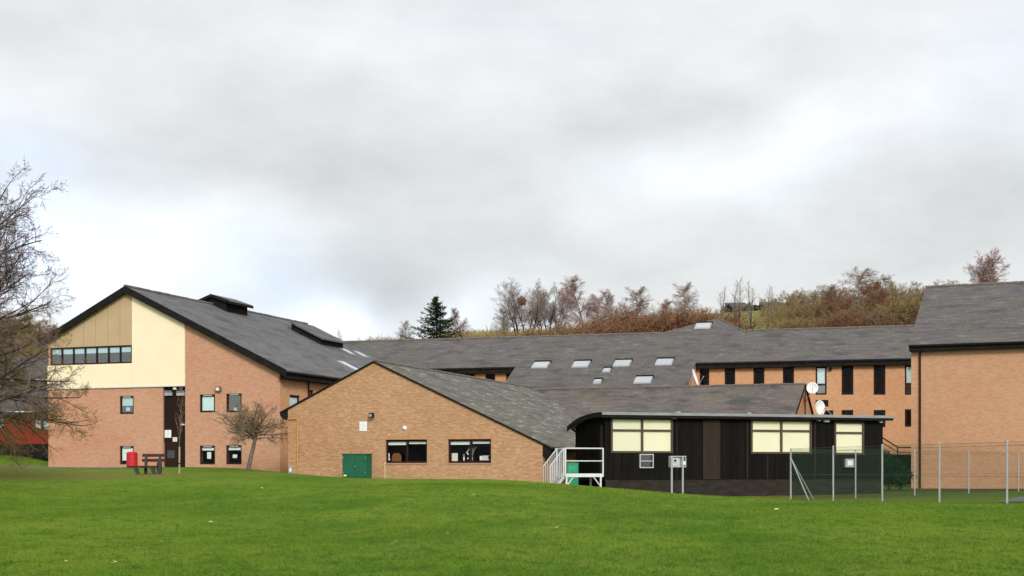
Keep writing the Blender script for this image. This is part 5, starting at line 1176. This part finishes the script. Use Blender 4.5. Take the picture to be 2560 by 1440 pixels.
# dark skyline bushes by hilltop cottage and low hedge by the steps
def bush(px, py, Y, rx, rz, label, m=LEAFD, n=1500, seed=1, lf=.12):
    r = random.Random(seed); c_ = P3(px, py, Y); t = thing('evergreen_bush', label, 'shrub', (c_.x, c_.y, c_.z-rz)); f = MB(); cl = []
    for i in range(26):
        v = Vector((r.gauss(0, 1), r.gauss(0, 1), r.gauss(0, 1))).normalized()*r.uniform(.4, .85); cl.append(Vector((v.x*rx, v.y*rx*.8, v.z*rz)))
    for i in range(n):
        q = c_+r.choice(cl)+Vector((r.gauss(0, rx*.17), r.gauss(0, rx*.17), r.gauss(0, rz*.17)))
        a = Vector((r.gauss(0, 1), r.gauss(0, 1), r.gauss(0, 1))).normalized()*lf; b = a.cross(Vector((r.gauss(0, 1), r.gauss(0, 1), r.gauss(0, 1)))).normalized()*lf*.6
        o = len(f.v); f.v += [tuple(q-a), tuple(q+b), tuple(q+a), tuple(q-b)]; f.f.append((o, o+1, o+2, o+3))
    f.build('foliage', m, t, fix=False); mb = MB()
    for i in range(5): mb.tube([(c_.x, c_.y, c_.z-rz*1.3), tuple(c_+cl[i]*.7)], .03*rx, 5)
    mb.build('stem', BARKD, t)
for px, rx, lb in ((1822, 2.2, 'leftmost'), (1845, 2.4, 'second'), (1876, 2.8, 'third'), (1898, 2.9, 'rightmost')):
    bush(px, 776, 318, rx*.8, 1.2, f'{lb} small dark bush on the field skyline', LEAFD, 900, px, .4)
bush(2222, 1172, 76, .95, 1.05, 'dark green bush beside the right end of the black cabin', LEAFD, 3000, 3, .07)
bush(2250, 1190, 77, .75, .7, 'lower dark bush against the tall block corner', LEAFD, 2200, 6, .07)
# hilltop cottages
def cottage(px, Y, w, label, ztop):
    x, y = at(px, Y); F_ = Fr((x, y), -8); z0 = hz1(x, Y)-2; t = thing('hilltop_cottage', label, 'house', (x, y, z0)); z1 = EYE-(ztop-HZ)/FP*Y
    ws_ = [(w*.2, w*.32, z1-1.6, z1-.6), (w*.6, w*.72, z1-1.6, z1-.6)]
    wall('wall', F_, [(0, z0), (w, z0), (w, z1), (0, z1)], ws_, WHITE, t)
    for r_ in ws_: window(F_, r_, t, fw=.08)
    for G in (Fr(F_.W(w, 0, 0).xy, 82), Fr(F_.W(0, -6, 0).xy, -98)): wall('wall', G, [(0, z0), (6, z0), (6, z1), (3, z1+2), (0, z1)], [], WHITE, t)
    wall('wall', Fr(F_.W(w, -6, 0).xy, 172), [(0, z0), (w, z0), (w, z1), (0, z1)], [], WHITE, t)
    for o0 in (.3, -6.3): mb = MB(); mb.slab([F_.W(-.3, o0, z1-.2), F_.W(w+.3, o0, z1-.2), F_.W(w+.3, -3, z1+2.1), F_.W(-.3, -3, z1+2.1)], (0, 0, -.12)); mb.build('roof', SL_R, t)
    mb = MB(); mb.fbox(F_, w*.8, w*.8+.8, -2.6, -3.4, z1+1, z1+3); mb.build('chimney', WHITE, t)
cottage(1816, 334, 6, 'left white cottage half hidden on the skyline beyond the field', 774)
cottage(1902, 334, 7, 'right white cottage half hidden on the skyline beyond the field', 773)
# undergrowth mass behind the roofs
f = MB(); r = random.Random(9)
for i in range(26000):
    px = r.uniform(1100, 2350); Y = r.uniform(160, 260); x, y = at(px, Y)
    if 1780 < px < 1945: continue
    z = hz1(x, Y)+r.random()*1.3; a = Vector((r.gauss(0, .3), r.gauss(0, .3), 1)).normalized()*r.uniform(.4, .9); b = Vector((r.gauss(0, 1), r.gauss(0, .4), 0)).normalized()*.05
    o = len(f.v); p = Vector((x, y, z)); f.v += [tuple(p-b), tuple(p+b), tuple(p+a)]; f.f.append((o, o+1, o+2))
o = f.build('undergrowth', TW_OLV, fix=False); tag(o, 'olive brown undergrowth covering the wooded slope', 'undergrowth', kind='stuff')

# ------------------------------------------------------------------ grass blades and fallen leaves
GBL = twig('grass_blade', (.060, .150, .009), (.135, .215, .016), .45)
rs = np.random.default_rng(3); NB = 210000
Yb = 16+(rs.random(NB)**1.25)*38; Xb = (rs.random(NB)*2-1)*(Yb*.40+1); Zb = gz(Xb, Yb)
h = (.022+.03*rs.random(NB)); an = rs.random(NB)*6.283; w = .0045+.00012*Yb; lx, ly = rs.normal(0, .016, NB), rs.normal(0, .016, NB)
V = np.empty((NB, 3, 3)); V[:, 0] = np.stack([Xb-np.cos(an)*w, Yb-np.sin(an)*w, Zb-.004], 1); V[:, 1] = np.stack([Xb+np.cos(an)*w, Yb+np.sin(an)*w, Zb-.004], 1); V[:, 2] = np.stack([Xb+lx, Yb+ly, Zb+h], 1)
me = bpy.data.meshes.new('grass'); me.vertices.add(NB*3); me.vertices.foreach_set('co', V.ravel()); me.loops.add(NB*3); me.loops.foreach_set('vertex_index', np.arange(NB*3))
me.polygons.add(NB); me.polygons.foreach_set('loop_start', np.arange(NB)*3); me.update(); me.validate(); me.materials.append(LAWN)
o = bpy.data.objects.new('grass', me); C.objects.link(o); tag(o, 'short green grass blades of the mown lawn', 'grass', kind='stuff')
LM = noisy('dead_leaf', (.38, .24, .11), (.55, .45, .3), 8, .8, useuv=False); src = None
for i, (px, py, s) in enumerate([(443, 1317, 1.5), (527, 1308, 1), (288, 1410, 1), (282, 1413, 1), (165, 1408, .9), (802, 1273, 1.1), (990, 1358, .9), (1185, 1240, .9), (1243, 1292, .8), (1327, 1397, .9), (1393, 1322, 1), (1486, 1385, .9), (1660, 1393, 1), (1941, 1276, 1.2), (2237, 1388, .9), (2400, 1408, .8), (655, 1222, .8), (1120, 1338, .8), (690, 1268, .8), (2030, 1290, .8)]):
    lo, hi = 14., 60.
    for _ in range(40):
        m_ = (lo+hi)/2
        if EYE-(py-HZ)/FP*m_ > g1(at(px, m_)[0], m_): lo = m_
        else: hi = m_
    x, y = at(px, lo); s *= .055*(lo/25)**.5
    if src is None:
        mb = MB(); pr = [(0, -1), (.5, -.5), (.6, .1), (.3, .7), (0, 1.1), (-.3, .7), (-.6, .1), (-.5, -.5)]
        mb.v = [(a, b, .25*abs(a)+.12*b*b) for a, b in pr]+[(0, 0, .02)]; mb.f = [(8, j, (j+1) % 8) for j in range(8)]
        src = mb.build('fallen_leaf', LM, fix=False); o = src; so_ = o.modifiers.new('t', 'SOLIDIFY'); so_.thickness = .03
    else: o = src.copy(); C.objects.link(o)
    o.location = (x, y, g1(x, y)+.035); o.scale = (s, s, s); o.rotation_euler = (rnd.uniform(-.5, .5), rnd.uniform(-.5, .5), rnd.uniform(0, 6.28))
    tag(o, 'small dry brown leaf lying on the lawn', 'leaf', 'fallen leaves on the lawn')
